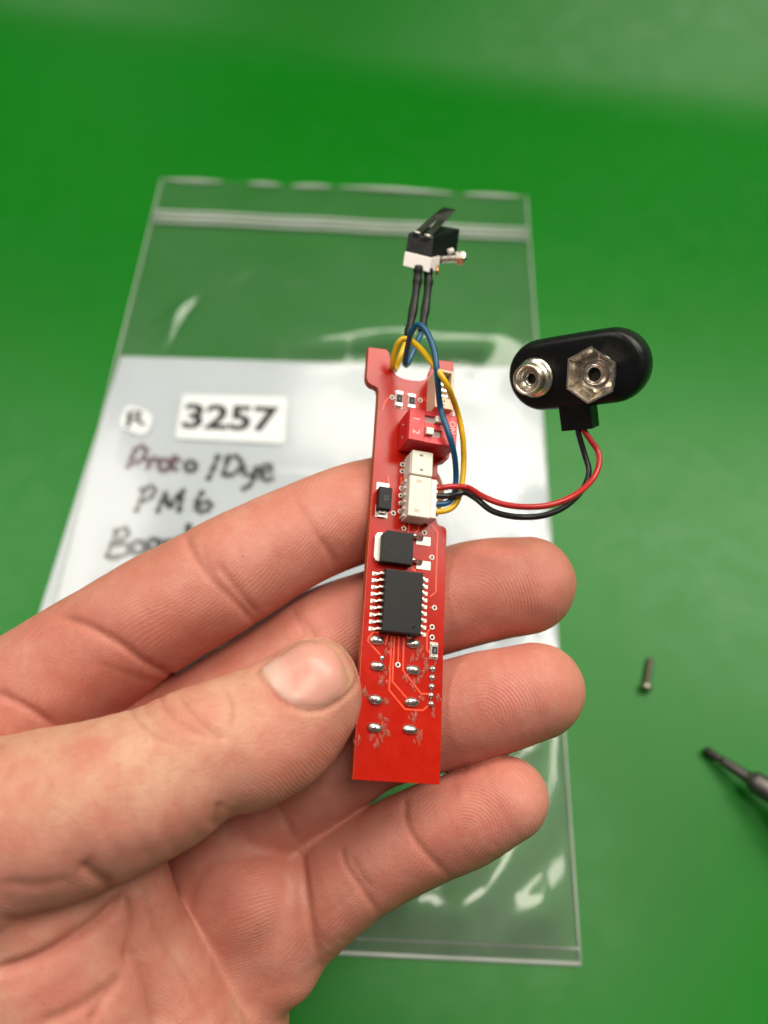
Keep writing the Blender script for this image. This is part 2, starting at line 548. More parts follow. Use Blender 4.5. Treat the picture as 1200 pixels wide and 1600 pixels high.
def build_bag():
    root = empty('zip_bag', bag_M, 'clear plastic zip bag lying flat on the green mat, creased at its bottom corner', 'bag')
    inv = bag_M.inverted()
    NS, NT = 150, 230
    vs = [inv @ bag_pt(i / NS, j / NT, film_z(i / NS, j / NT)) for j in range(NT + 1) for i in range(NS + 1)]
    fs = [(j * (NS + 1) + i, (j + 1) * (NS + 1) + i, (j + 1) * (NS + 1) + i + 1, j * (NS + 1) + i + 1) for j in range(NT) for i in range(NS)]
    link('front_film', mesh('front_film', vs, fs, True), FILM, root)
    NS, NT = 20, 30
    vs = [inv @ bag_pt(i / NS, j / NT, 0.012) for j in range(NT + 1) for i in range(NS + 1)]
    fs = [(j * (NS + 1) + i, (j + 1) * (NS + 1) + i, (j + 1) * (NS + 1) + i + 1, j * (NS + 1) + i + 1) for j in range(NT) for i in range(NS)]
    link('back_film', mesh('back_film', vs, fs, True), FILMB, root)
    # zip closure: two ribs of thicker plastic across the bag
    m = MB()
    for t0, r in ((0.0745, 0.055), (0.0845, 0.075), (0.0945, 0.05)):
        m.tube([inv @ bag_pt(0.002 + 0.996 * k / 24, t0 + 0.0006 * math.sin(k), 0.16) for k in range(25)], r, 8)
    m.build('zip_strip', ZIPM, root)
    # welded seams along both sides and the bottom, and the rolled lip at the opening
    for a, b, r in (((0, 0.0), (0, 1), 0.026), ((1, 0), (1, 1), 0.026), ((0, 1), (1, 1), 0.05), ((0, .988), (1, .988), 0.03)):
        m = MB()
        m.tube([inv @ bag_pt(a[0] + (b[0] - a[0]) * k / 30, a[1] + (b[1] - a[1]) * k / 30, 0.06) for k in range(31)], r, 8)
        m.build('side_seam' if a[0] == b[0] else 'bottom_seam', SEAM, root)
    for s0, s1 in ((0.01, .17), (.24, .33), (.36, .47), (.49, .80), (.83, .985)):
        m = MB()
        pts = [(s0 + (s1 - s0) * k / 12) for k in range(13)]
        m.tube([inv @ bag_pt(q, 0.004, film_z(q, 0.004) + .01) for q in pts], [0.02 + 0.06 * math.sin(math.pi * k / 12) for k in range(13)], 8)
        m.build('lip', ZIPM, root)
build_bag()

def flat_poly(name, pts, z0, z1, mat, parent, inv):
    m = MB()
    loc = [inv @ p for p in pts]
    m.prism([(p.x, p.y) for p in loc], z0, z1)
    return m.build(name, mat, parent)

def z8(p):     # a point measured in the enlarged lettering
    return 90 + 0.41667 * p[0], 560 + 0.41667 * p[1]

def build_card():
    pts = [tp(190, 558), tp(330, 562), tp(520, 568), tp(700, 573), tp(843, 577), tp(858, 790), tp(880, 1118), tp(420, 1106), tp(20, 1092)]
    M = Matrix.Translation(tp(450, 830))
    inv = M.inverted()
    root = empty('paper_card', M, 'white paper card inside the zip bag, handwritten in black marker', 'card')
    flat_poly('sheet', pts, 0.02, 0.045, PAPER, root, inv)
    def circ(cx, cy, rx, ry, a0=20, n=14):
        return [(cx + rx * math.cos(math.radians(a0 + 380 * k / n)), cy + ry * math.sin(math.radians(a0 + 380 * k / n))) for k in range(n + 1)]
    words = [('word', INKP, [[(262, 418), (280, 375), (300, 338)], [(283, 352), (318, 333), (334, 355), (312, 388), (276, 398)],
                             [(345, 378), (340, 420)], [(344, 398), (362, 378), (380, 385)], circ(402, 404, 20, 22), [(443, 365), (434, 412), (452, 424)], [(420, 388), (466, 386)]]),
             ('word', INK, [circ(500, 408, 19, 19), [(606, 363), (585, 415), (563, 462)], [(642, 372), (622, 440)], [(630, 374), (672, 372), (690, 398), (668, 434), (618, 446)],
                            [(702, 405), (702, 436), (730, 440), (748, 412)], [(752, 405), (738, 450), (714, 486), (688, 494)], [(764, 432), (800, 424), (794, 402), (768, 414), (764, 446), (786, 460), (812, 450)]]),
             ('word', INK, [[(294, 582), (314, 535), (332, 490)], [(306, 500), (350, 482), (366, 502), (340, 532), (308, 540)], [(374, 584), (392, 540), (408, 508), (418, 562), (444, 530), (472, 498), (462, 540), (456, 584)],
                            [(548, 498), (524, 540), (524, 570), (550, 578), (576, 558), (564, 540), (530, 552)]]),
             ('word', INK, [[(184, 754), (206, 700), (226, 648)], [(208, 654), (256, 640), (262, 668), (216, 696)], [(216, 698), (266, 704), (260, 736), (188, 756)],
                            circ(305, 712, 24, 24), circ(362, 702, 20, 22), [(386, 680), (380, 712), (396, 722)], [(410, 680), (406, 722)], [(408, 698), (436, 682)], circ(468, 696, 20, 22), [(494, 620), (484, 716)]])]
    for name, mat, strokes in words:
        m = MB()
        for st in strokes:
            c = spline(st, 6)
            P = [inv @ tp(*z8(p)) for p in c]
            for p in P: p.z = 0.046
            # a flat pen stroke: ribbon with a little thickness
            n = len(P)
            wd = 0.095
            L, Rr = [], []
            for i in range(n):
                t = (P[min(i + 1, n - 1)] - P[max(i - 1, 0)]); t.normalize()
                s_ = Vector((-t.y, t.x, 0)) * wd * (0.8 + 0.3 * math.sin(i * 1.3))
                L.append(P[i] + s_); Rr.append(P[i] - s_)
            b = bmesh.new()
            lo = [b.verts.new(p) for p in L]; hi = [b.verts.new(p) for p in Rr]
            for i in range(n - 1):
                b.faces.new((lo[i], hi[i], hi[i + 1], lo[i + 1]))
            ex = bmesh.ops.extrude_face_region(b, geom=b.faces[:])
            for v in ex['geom']:
                if isinstance(v, bmesh.types.BMVert): v.co.z += 0.004 + 0.0005 * strokes.index(st)
            m.merge(b)
        m.build(name, mat, root)
build_card()

def surf_sticker(name, label, poly, mat_text, txt, txt_corners, bold):
    ctr = sum((tp(*p) for p in poly), Vector()) / len(poly)
    sz = 0.106
    M = Matrix.Translation((ctr.x, ctr.y, sz))
    inv = Matrix.Translation((-ctr.x, -ctr.y, 0))
    root = empty(name, M, label, 'sticker')
    # the label is seen through a surface sz higher than the mat, so its outline is measured at that height
    P = [tp(p[0], p[1], sz) for p in poly]
    m = MB()
    m.prism([((inv @ p).x, (inv @ p).y) for p in P], -0.004, 0.004)
    m.build('label_paper', STICK, root)
    a, b, c = (tp(q[0], q[1], sz) for q in txt_corners)    # bottom-left, bottom-right, top-left of the lettering
    me = text_mesh(txt, 1.0, bold)
    xs = [v.co.x for v in me.vertices]; ys = [v.co.y for v in me.vertices]
    x0, x1, y0, y1 = min(xs), max(xs), min(ys), max(ys)
    for v in me.vertices:
        s_ = (v.co.x - x0) / (x1 - x0); t_ = (v.co.y - y0) / (y1 - y0)
        p = inv @ (a + (b - a) * s_ + (c - a) * t_)
        v.co = (p.x, p.y, 0.006)
    link('lettering', me, mat_text, root)

surf_sticker('number_sticker', 'white rectangular sticker on the bag printed with bold black number 3257', [(289, 616), (446, 620), (449, 623), (445, 690), (441, 693), (277, 685.5), (274, 682), (285.5, 619)], INK, '3257',
             [(283, 670), (432, 676), (290, 630)], 0.032)
circ_poly = []
for k in range(32):
    a = 2 * math.pi * k / 32
    cx_, sy_ = math.copysign(abs(math.cos(a)) ** 0.62, math.cos(a)) * 24, math.copysign(abs(math.sin(a)) ** 0.62, math.sin(a)) * 20
    circ_poly.append((213 + cx_ * 0.92 - sy_ * 0.38, 657 + cx_ * 0.38 + sy_ * 0.92))
surf_sticker('round_sticker', 'small rounded white sticker with handwritten letter R, left of the number sticker', circ_poly, INK, 'R', [(197, 668), (229, 664), (199, 643)], 0.015)

# ================================================================ the red circuit board
def rot(a, b, c):
    Rx = Matrix.Rotation(a, 3, 'X'); Ry = Matrix.Rotation(b, 3, 'Y'); Rz = Matrix.Rotation(c, 3, 'Z')
    return Rz @ Ry @ Rx
RB = rot(-0.334, -0.2618, 0.150)
TB = Vector((-.465, 3.957, 11.356))
UB, VB, NB = RB @ Vector((1, 0, 0)), RB @ Vector((0, -1, 0)), RB @ Vector((0, 0, -1))
BV = Matrix.Identity(4)
for i in range(3):
    BV[i][0], BV[i][1], BV[i][2], BV[i][3] = UB[i], VB[i], NB[i], TB[i]
BM = MC @ BV                                     # board axes (across, along, outward) -> world
BI = BM.inverted()

def bp(px, py, h=0.0):
    """board coordinates of the point seen at px, py on the plane h above the board face"""
    d = V(px, py, 1.0)
    k = (TB + NB * h).dot(NB) / d.dot(NB)
    q = d * k - TB
    return q.dot(UB), q.dot(VB)

def bz(px, py, h=0.0):
    d = V(px, py, 1.0)
    return (TB + NB * h).dot(NB) / d.dot(NB)

board = empty('circuit_board', BM, 'narrow red circuit board with black chips, held upright between thumb and fingers', 'circuit board')

def bbox(px, h):
    q = [bp(x, y, h) for x, y in px]
    u = [a for a, b in q]; v = [b for a, b in q]
    if len(q) == 4:          # TL TR BR BL
        return (u[0] + u[3]) / 2, (u[1] + u[2]) / 2, (v[2] + v[3]) / 2, (v[0] + v[1]) / 2
    return min(u), max(u), min(v), max(v)

TH = 0.16
outline = [(575.8, 542.4), (604, 546), (608, 551), (610, 560), (611, 572), (614.5, 581), (620, 587), (627, 590.5), (640, 594), (654.8, 595.5), (664, 593), (670, 587), (673, 578), (680, 562), (709, 565.5),
           (708, 640), (704, 706), (701.5, 716), (696, 721), (689.5, 722.5), (684.5, 724), (683.5, 735), (682, 800), (682.5, 815), (685, 820), (691.7, 822), (696, 825), (697.8, 831),
           (687, 1226), (551, 1218), (591.5, 612), (590, 606), (586, 603.3), (580, 601), (575, 596.5), (572.6, 589)]
m = MB()
m.prism([bp(x, y) for x, y in outline], -TH, 0.0, 0.006)
sub = m.build('substrate', BOARD, board)
sub.data.materials.append(simple('cut_fibreglass_edge', (0.50, 0.075, 0.012), 0.55, var=0.15, scale=15, bump=0.2, bscale=60))
for f in sub.data.polygons:
    if abs(f.normal.z) < 0.3: f.material_index = 1

def ribbon(pts, wd, z0=0.0005, z1=0.004):
    P = [Vector((a, b, 0)) for a, b in pts]
    n = len(P)
    m = MB()
    L, R_ = [], []
    for i in range(n):
        t0 = (P[i] - P[i - 1]).normalized() if i > 0 else (P[1] - P[0]).normalized()
        t1 = (P[i + 1] - P[i]).normalized() if i < n - 1 else t0
        t = (t0 + t1).normalized()
        s_ = Vector((-t.y, t.x, 0)) * wd / 2 / max(0.6, t.dot(t0))
        L.append(P[i] + s_); R_.append(P[i] - s_)
    b = bmesh.new()
    def row(Q, z): return [b.verts.new((p.x, p.y, z)) for p in Q]
    a1, a2, a3, a4 = row(L, z1), row(R_, z1), row(R_, z0), row(L, z0)
    for i in range(n - 1):
        for A, B_ in ((a1, a2), (a2, a3), (a4, a1)):
            b.faces.new((A[i], B_[i], B_[i + 1], A[i + 1]))
    for i in (0, n - 1):
        b.faces.new((a1[i], a2[i], a3[i], a4[i]))
    m.merge(b)
    return m

traces = [[(591.7, 988), (583, 988), (575.8, 996), (575, 1001.7), (594, 1023)],
          [(611.7, 994), (610.5, 1028), (608, 1078), (632.5, 1108), (660, 1110), (670, 1102)],
          [(616.3, 994), (613, 1065), (635, 1090)],
          [(623, 994), (622, 1035)], [(631, 996), (629.5, 1047.5), (658, 1084), (670, 1084)],
          [(667.5, 988), (666.7, 1015), (672, 1021)], [(606, 990), (602, 1008)],
          [(670, 814), (683.7, 831.7), (680.8, 925), (671.7, 932.5)], [(655, 814), (654, 828), (647, 834)],
          [(632, 808), (631, 822)], [(639.5, 810), (638, 832)], [(671, 949), (678, 950)], [(668, 987), (674, 981)],
          [(607, 744), (606.6, 762)], [(600, 797), (604, 800), (612, 802)], [(645, 886), (644.5, 892)], [(648.5, 889), (648, 893)],
          [(607, 621), (601, 628), (598, 640)], [(662, 622), (668, 628), (671, 636)], [(627, 745), (627, 763)], [(669, 871), (674, 871)]]
for tr in traces:
    ribbon([bp(x, y) for x, y in tr], 0.026).build('trace', TRACE, board)

# vias: ring and dark hole
def ring_mesh(r0, r1, h):
    m = MB()
    m.lathe([(r0, -0.012), (r0, h), ((r0 + r1) / 2, h + .006), (r1, h), (r1, 0.0005)], 20, False)
    return m.mesh('via')
via_me = ring_mesh(0.022, 0.046, 0.008); via_me.materials.append(RING)
hole = MB(); hole.lathe([(0.0232, 0.0012), (0.0225, 0.0022)], 14); hole_me = hole.mesh('via_hole'); hole_me.materials.append(HOLE)
vias = [(612.6, 621), (656.6, 625.5), (629, 726), (628.5, 736.5), (627.3, 763), (626.3, 774.5), (626.3, 786.5), (625.2, 799), (614.5, 802), (631, 826), (663, 832.5),
        (674.7, 871), (678.7, 949.7), (675, 980), (675, 996), (621.7, 1039), (639.5, 993.5)]
for x, y in vias:
    u, v = bp(x, y)
    o = link('via', via_me, None, board); o.location = (u, v, 0)
    h = link('via_hole', hole_me, None, o)

# solder joints of the big through pins
def blob_mesh(seed):
    rnd = random.Random(seed)
    m = MB()
    b = bmesh.new()
    bmesh.ops.create_icosphere(b, subdivisions=3, radius=1)
    for v in b.verts:
        k = noise.noise(v.co * 1.3 + Vector((seed * 3.1, 0, 0))) * 0.14
        x, y, z = v.co * (1 + k)
        # a pin end standing in the middle of the joint
        x = math.copysign(abs(x) ** 0.8, x)
        z = max(z, -0.15)
        v.co = (x * 0.128, y * 0.076, z * 0.07 + 0.004)
    for f in b.faces: f.smooth = True
    m.merge(b)
    return m.mesh('solder_joint')
big = [(590, 1000.5), (591, 1041), (587.5, 1093), (586, 1137), (647, 1006), (646, 1046.5), (644, 1097), (641.7, 1140)]
for i, (x, y) in enumerate(big):
    me = blob_mesh(i)
    o = link('solder_joint', me, SOLDER, board)
    u, v = bp(x, y, 0.03)
    o.location = (u, v, 0); o.rotation_euler = (0, 0, random.uniform(-.12, .12))
    p = MB(); p.lathe([(0.036, 0), (0.034, 0.078), (0.02, 0.088)], 12)
    pe = p.build('pin_end', TIN, o); pe.location = (random.choice((-.035, .03)), 0, 0); pe.scale = (1.2, .8, 1)
small = MB(); small.lathe([(0.05, 0.0005), (0.046, 0.015), (0.034, 0.032), (0.012, 0.045)], 16); sm = small.mesh('solder_joint'); sm.materials.append(SOLDER)
pin_me = MB().lathe([(0.026, 0.02), (0.025, 0.062), (0.012, 0.07)], 12).mesh('pin_end'); pin_me.materials.append(TIN)
for x, y in [(676.7, 1045), (675.8, 1058.5), (675, 1072.5), (674, 1086.5), (674, 1100)]:
    o = link('solder_joint', sm, None, board); u, v = bp(x, y, .02); o.location = (u, v, 0); o.scale = (1.15, 1.15, 1)
    link('pin_end', pin_me, None, o)
o = link('solder_joint', sm, None, board); u, v = bp(597, 1028); o.location = (u, v, 0); o.scale = (.95, .95, .8)

# flux residue around the joints
m = MB()
rnd = random.Random(3)
spots = [(612, 1010), (607, 1022), (604, 1050), (593, 1063), (600, 1066), (570, 1083), (604, 1098), (598, 1120), (604, 1130), (582, 1153), (590, 1158), (602, 1150), (655, 1018), (648, 1025), (660, 1027), (655, 1062), (646, 1070), (660, 1052),
         (681, 1032), (648, 1120), (644, 1122), (655, 1150), (650, 1155), (685, 1090), (674, 1115), (660, 1088), (636, 1058), (668, 1032), (572, 1082), (600, 1140), (556, 1158), (666, 1044)]
for x, y in spots:
    u, v = bp(x, y)
    for k in range(3):
        b = bmesh.new()
        bmesh.ops.create_icosphere(b, subdivisions=2, radius=1)
        a = rnd.uniform(0.9, 2.2); sx, sy = rnd.uniform(.02, .075), rnd.uniform(.014, .036)
        off = Vector((rnd.uniform(-.05, .05), rnd.uniform(-.06, .06), 0))
        s0 = rnd.uniform(0, 50)
        for q in b.verts:
            k2 = 1 + .35 * noise.noise(q.co * 1.6 + Vector((s0, 0, 0)))
            X, Y = q.co.x * sx * k2 * 1.3, q.co.y * sy * k2
            q.co = Vector((u, v, 0)) + off + Vector((X * math.cos(a) - Y * math.sin(a), X * math.sin(a) + Y * math.cos(a), max(q.co.z, 0) * 0.015 + 0.0006))
        for f in b.faces: f.smooth = True
        m.merge(b)
tag(m.build('flux_residue', FLUX, board), kind='stuff')

# --- 18 pin chip
hC = 0.235
u0, u1, v0, v1 = bbox([(603.5, 889), (662.5, 894), (657, 991.5), (598, 986.5)], hC)
m = MB(); m.box(u0, u1, v0, v1, 0.02, hC, 0.022, 2)
chip = m.build('chip', EPOXY, board)
lead_m = MB()
lead_m.box(-.012, .05, -.021, .021, .10, .125, .006, 1).box(.045, .07, -.021, .021, .02, .122, .006, 1).box(.06, .125, -.022, .022, .006, .034, .008, 1)
lead_me = lead_m.mesh('lead'); lead_me.materials.append(TIN)
padm = MB(); padm.box(.075, .165, -.03, .03, .0006, .006); pad_me = padm.mesh('pad'); pad_me.materials.append(PAD)
for k in range(9):
    vv = v1 - (v1 - v0) * (0.055 + 0.89 * k / 8)
    for sgn, uu in ((1, u1), (-1, u0)):
        for nm, me_ in (('lead', lead_me), ('pad', pad_me)):
            o = link(nm, me_, None, chip)
            o.location = (uu, vv, 0)
            if sgn < 0: o.rotation_euler = (0, 0, math.pi)
d = MB(); d.lathe([(0.035, hC - .001), (0.035, hC + .0015)], 20)
d.M = Matrix.Identity(4)
q = d.build('pin_mark', HOLE, chip); q.location = (u1 - .13, v0 + .13, 0)

# --- power transistor
hP = 0.21
u0, u1, v0, v1 = bbox([(598, 828.5), (646.5, 832), (645.5, 882), (597, 878)], hP)
m = MB(); m.prism([(u0 + .07, v1), (u1, v1), (u1, v0), (u0, v0), (u0, v1 - .07)], 0.02, hP, 0.018)
tr_ = m.build('transistor', EPOXY, board)
b0 = bbox([(585, 832), (600, 833), (600, 877), (585, 876)], .06)
m = MB(); m.prism([(b0[0] + .04, b0[3]), (u0 + .03, b0[3] + .01), (u0 + .03, b0[2] - .01), (b0[0] + .04, b0[2]), (b0[0], b0[2] + .06), (b0[0], b0[3] - .06)], 0.002, 0.075, .006)
m.build('tab', PAD, tr_)
for py in (842.5, 880.5):
    a0, a1, c0, c1 = bbox([(648.5, py - 5), (673, py - 3.5), (672.5, py + 10), (648.5, py + 9)], 0.0)
    MB().box(a0 + .02, a1, c0, c1, 0.0008, 0.008, .002, 1).build('pad', PAD, tr_)
    cc = (c0 + c1) / 2 + .035
    lm = MB(); lm.tube([(u1 - .02, cc, .11), (u1 + .06, cc, .11), (u1 + .10, cc, .08), (u1 + .13, cc, .035), (u1 + .21, cc, .03)], [.036, .036, .036, .04, .045], 10)
    lm.build('lead', SOLDER, tr_)
m = MB(); m.box(u1 - .01, u1 + .03, (v0 + v1) / 2 - .03, (v0 + v1) / 2 + .025, .09, .14, .01, 1); m.build('lead', TIN, tr_)

# --- diode
hD = 0.20
for poly in ([(588.5, 753.5), (608.5, 755.5), (608, 767), (588, 766)], [(586.5, 789), (606, 791), (605, 810), (585.5, 808)]):
    MB().box(*bbox(poly, 0), 0.0008, 0.008, .002, 1).build('pad', PAD, board)
u0, u1, v0, v1 = bbox([(593, 759.5), (613, 761.5), (612, 796), (592, 794)], hD)
m = MB(); m.box(u0, u1, v0, v1, .03, hD, .02, 2)
dio = m.build('diode', EPOXY, board)
cu = (u0 + u1) / 2
for s_, vv in ((1, v1), (-1, v0)):
    m = MB(); m.box(cu - .065, cu + .065, min(vv - s_ * .01, vv + s_ * .05), max(vv - s_ * .01, vv + s_ * .05), .02, .1, .01, 1).box(cu - .065, cu + .065, min(vv, vv + s_ * .1), max(vv, vv + s_ * .1), .01, .04, .008, 1)
    m.build('lead', TIN, dio)
me = text_mesh('S5', .11); q = link('lettering', me, simple('grey_print', (.06, .06, .06), .5), dio); q.location = ((u0 + u1) / 2 + .01, (v0 + v1) / 2, hD + .002); q.rotation_euler = (0, 0, -math.pi / 2)

# --- small resistors
def resistor(px, py, wpx, hpx):
    u0, u1, v0, v1 = bbox([(px - wpx / 2, py - hpx / 2), (px + wpx / 2, py - hpx / 2 + .6), (px + wpx / 2 - .7, py + hpx / 2), (px - wpx / 2 - .7, py + hpx / 2)], .05)
    MB().box(u0 - .01, u1 + .01, v0 - .025, v1 + .025, .0007, .006).build('pad', PAD, board)
    r = MB().box(u0, u1, v0, v1, .004, .052, .008, 1).build('resistor', simple('white_ceramic', (.62, .58, .54), .5), board)
    hv = (v1 - v0)
    MB().box(u0 + .012, u1 - .012, v0 + hv * .24, v1 - hv * .24, .05, .058, .003, 1).build('glaze', EPOXY, r)
    MB().box(u0 - .004, u1 + .004, v1 - hv * .2, v1 + .006, .003, .059, .008, 1).build('end_cap', TIN, r)
    MB().box(u0 - .004, u1 + .004, v0 - .006, v0 + hv * .2, .003, .059, .008, 1).build('end_cap', TIN, r)
    me = text_mesh('102', .045); t = link('lettering', me, simple('resistor_print', (.45, .43, .42), .6), r)
    t.location = ((u0 + u1) / 2, (v0 + v1) / 2, .0605); t.rotation_euler = (0, 0, -math.pi / 2)
resistor(624.5, 622.5, 10.5, 23)
resistor(644, 626, 10.5, 21)
resistor(679.5, 1016, 10.5, 22)

# --- cream connector at the top right
hK = 0.46
u0, u1, v0, v1 = bbox([(683, 577), (711, 579), (707, 640), (678, 636)], hK)
m = MB()
m.box(u0, u1, v0, v1, .002, hK - .16, .012, 1)
m.box(u0, u0 + .05, v0, v1, hK - .17, hK, .01, 1).box(u1 - .05, u1, v0, v1, hK - .17, hK, .01, 1)
m.box(u0 + .051, u1 - .051, v1 - .05, v1 - .001, hK - .17, hK - .002, .008, 1).box(u0 + .051, u1 - .051, v0 + .001, v0 + .2, hK - .17, hK - .002, .008, 1)
con = m.build('cream_connector', CREAM, board)
for k in range(3):
    MB().box(u0 + .09, u1 - .09, v0 + .25 + .11 * k, v0 + .29 + .11 * k, hK - .2, hK - .06, .005, 1).build('pin', TIN, con)
MB().box(u0 + .06, u1 - .06, v1 - .16, v1 - .055, hK - .165, hK - .155).build('slot', HOLE, con)
me = text_mesh('2d', .12); q = link('lettering', me, INK, con); q.location = (u0 + .13, v0 + .11, hK + .001); q.rotation_euler = (0, 0, -math.pi / 2)

# --- red switch block with two white sliders
hS = 0.58
u0, u1, v0, v1 = bbox([(640.5, 639), (713.5, 648), (714.5, 697), (638, 688)], hS)
S0 = (u0, u1, v0, v1)
su = lambda x, y: bp(x, y, hS)
slots = []
for poly in ([(664.5, 649.5), (691, 651.5), (690.5, 662.5), (664, 661)], [(664, 669), (690.5, 672.5), (690, 684.5), (663, 681)]):
    slots.append(bbox(poly, hS))
m = MB()
m.box(u0, u1, v0, v1, .03, hS - .07, .012, 1)
sx0 = min(s[0] for s in slots); sx1 = max(s[1] for s in slots)
zt = hS - .071
m.box(u0 + .001, sx0, v0 + .001, v1 - .001, zt, hS, .008, 1)
m.box(sx1, u1 - .001, v0 + .001, v1 - .001, zt, hS, .008, 1)
ys = sorted([(s[2], s[3]) for s in slots])
m.box(sx0, sx1, v0 + .002, ys[0][0], zt, hS - .0008).box(sx0, sx1, ys[0][1], ys[1][0], zt, hS - .0008).box(sx0, sx1, ys[1][1], v1 - .002, zt, hS - .0008)
sw = m.build('switch_block', REDP, board)
SLOTM = simple('slot_floor', (.52, .40, .40), .5)
for s, side in zip(slots, (1, 0)):
    MB().box(s[0] + .002, s[1] - .002, s[2] + .002, s[3] - .002, zt - .004, zt + .012).build('slot', SLOTM, sw)
    wd = (s[1] - s[0])
    x0 = s[0] + (wd * .56 if side else .01)
    m = MB(); m.box(x0, x0 + wd * .42, s[2] + .01, s[3] - .01, zt + .01, hS + .075, .015, 2); m.build('slider', WHITEP, sw)
for txt, (x, y), size in (('1', (650.5, 654), .17), ('2', (650, 674.5), .17), ('ON', (706.5, 668), .15)):
    me = text_mesh(txt, size); q = link('lettering', me, WTXT, sw)
    a, b_ = su(x, y); q.location = (a, b_, hS + .0025); q.rotation_euler = (0, 0, -math.pi / 2)
for vv in (v1 - .17, v0 + .17):
    m = MB(); m.lathe([(.03, -.012), (.03, .0), (.018, .008)], 12)
    q = m.build('pin', TIN, sw); q.location = (u0, vv, .22); q.rotation_euler = (0, -math.pi / 2, 0)

# --- white sockets and plug
hW = 0.40
u0, u1, v0, v1 = bbox([(645, 704), (677, 706), (676, 743), (642.5, 742)], hW)
wc = MB()
wc.box(u0, u1, v0 + .003, v1, .002, hW, .012, 1)
wc.box(u0 - .012, u0 + .05, v0 + .03, v1 - .03, .002, hW - .06, .01, 1)
s2 = wc.build('white_socket', WHITEP, board)
NUB = simple('socket_recess', (.26, .22, .18), .6)
for py in (711.5, 734):
    a, b_ = bp(658.5, py, hW)
    MB().box(a - .03, a + .03, b_ - .018, b_ + .018, hW - .03, hW + .002).build('recess', NUB, s2)
W2 = bbox([(642.5, 743), (676, 746), (671.5, 810), (636, 805)], hW)
u0, u1, v0, v1 = W2
wc = MB()
wc.box(u0, u1, v0, v1 - .002, .002, hW, .014, 1)
for k in range(6):
    vv = v0 + .06 + (v1 - v0 - .1) * k / 5
    wc.box(u0 - .03, u0 + .02, vv - .02, vv + .02, .01, hW * .55, .006, 1)
wc.box(u0 + .10, u0 + .115, v0 + .12, v1 - .12, hW - .01, hW + .006)
s4 = wc.build('white_socket', WHITEP, board)
for px, py in ((655, 752), (651.5, 798)):
    a, b_ = bp(px, py, hW)
    MB().box(a - .05, a + .05, b_ - .03, b_ + .03, hW - .03, hW + .0015).build('recess', simple('shallow_recess', (.6, .54, .44), .6), s4)
pl = MB()
pl.box(u1 - .004, u1 + .10, v0 + .02, v1 - .01, .06, hW - .015, .01, 1)
for k in range(5):
    vv = v0 + .04 + (v1 - v0 - .1) * k / 4
    pl.box(u1 + .09, u1 + .125, vv - .025, vv + .03, .05, hW - .03, .008, 1)
plug = pl.build('plug', PINKW, board)
for k in range(6):
    y = [729, 739, 764, 775.5, 787, 799][k]
    a, b_ = bp(634, y, .03)
    MB().box(a - .05, a + .07, b_ - .017, b_ + .017, .008, .05, .005, 1).build('contact', SOLDER, s4 if k > 1 else s2)

# ================================================================ battery snap
SNM_view = Matrix.Identity(4)
fc = V(893, 581, 12.6)
ncam = Vector((-.60, .26, -.80)).normalized()
xax = Vector((1, -.17, 0)); xax = (xax - ncam * xax.dot(ncam)).normalized()
yax = ncam.cross(xax)
for i in range(3):
    SNM_view[i][0], SNM_view[i][1], SNM_view[i][2], SNM_view[i][3] = xax[i], yax[i], ncam[i], fc[i]
SM = MC @ SNM_view
SI = SM.inverted()
snap = empty('battery_snap', SM, 'black battery snap with two silver studs, on red and black wires', 'battery snap')

def sp(px, py, h=0.0):
    d = V(px, py, 1.0)
    k = (fc + ncam * h).dot(ncam) / d.dot(ncam)
    q = d * k - fc
    return q.dot(xax), q.dot(yax)

def stadium(hl, r, n=16, sx=1.0):
    P = []
    for k in range(n + 1):
        a = -math.pi / 2 + math.pi * k / n
        P.append((hl + r * math.cos(a), r * math.sin(a)))
    for k in range(n + 1):
        a = math.pi / 2 + math.pi * k / n
        P.append((-hl + r * math.cos(a), r * math.sin(a)))
    return P
# rounded pad: stacked outlines
b = bmesh.new()
layers = [(-.52, -.10), (-.50, -.02), (-.44, .03), (-.25, .035), (-.16, .03), (-.06, .0), (-.015, -.05), (0, -.12)]
HL, RR = .60, .575
rings = []
for z, off in layers:
    rings.append([b.verts.new((x, y, z)) for x, y in stadium(HL, RR + off)])
for a, c in zip(rings, rings[1:]):
    n = len(a)
    for k in range(n):
        b.faces.new((a[k], a[(k + 1) % n], c[(k + 1) % n], c[k]))
b.faces.new(rings[0][::-1]); b.faces.new(rings[-1])
for f in b.faces: f.smooth = True
m = MB(); m.merge(b)
body = m.build('body', VINYL, snap)
mod = body.modifiers.new('subsurf', 'SUBSURF'); mod.levels = mod.render_levels = 1
t0 = sp(870.5, 634); t1 = sp(922, 640); t2 = sp(923, 672); t3 = sp(876, 674)
tx0, tx1 = (t0[0] + t3[0]) / 2, (t1[0] + t2[0]) / 2
MB().box(tx0, tx1, (t2[1] + t3[1]) / 2, -.42, -.38, -.03, .03, 2).build('cable_exit', VINYL, snap)

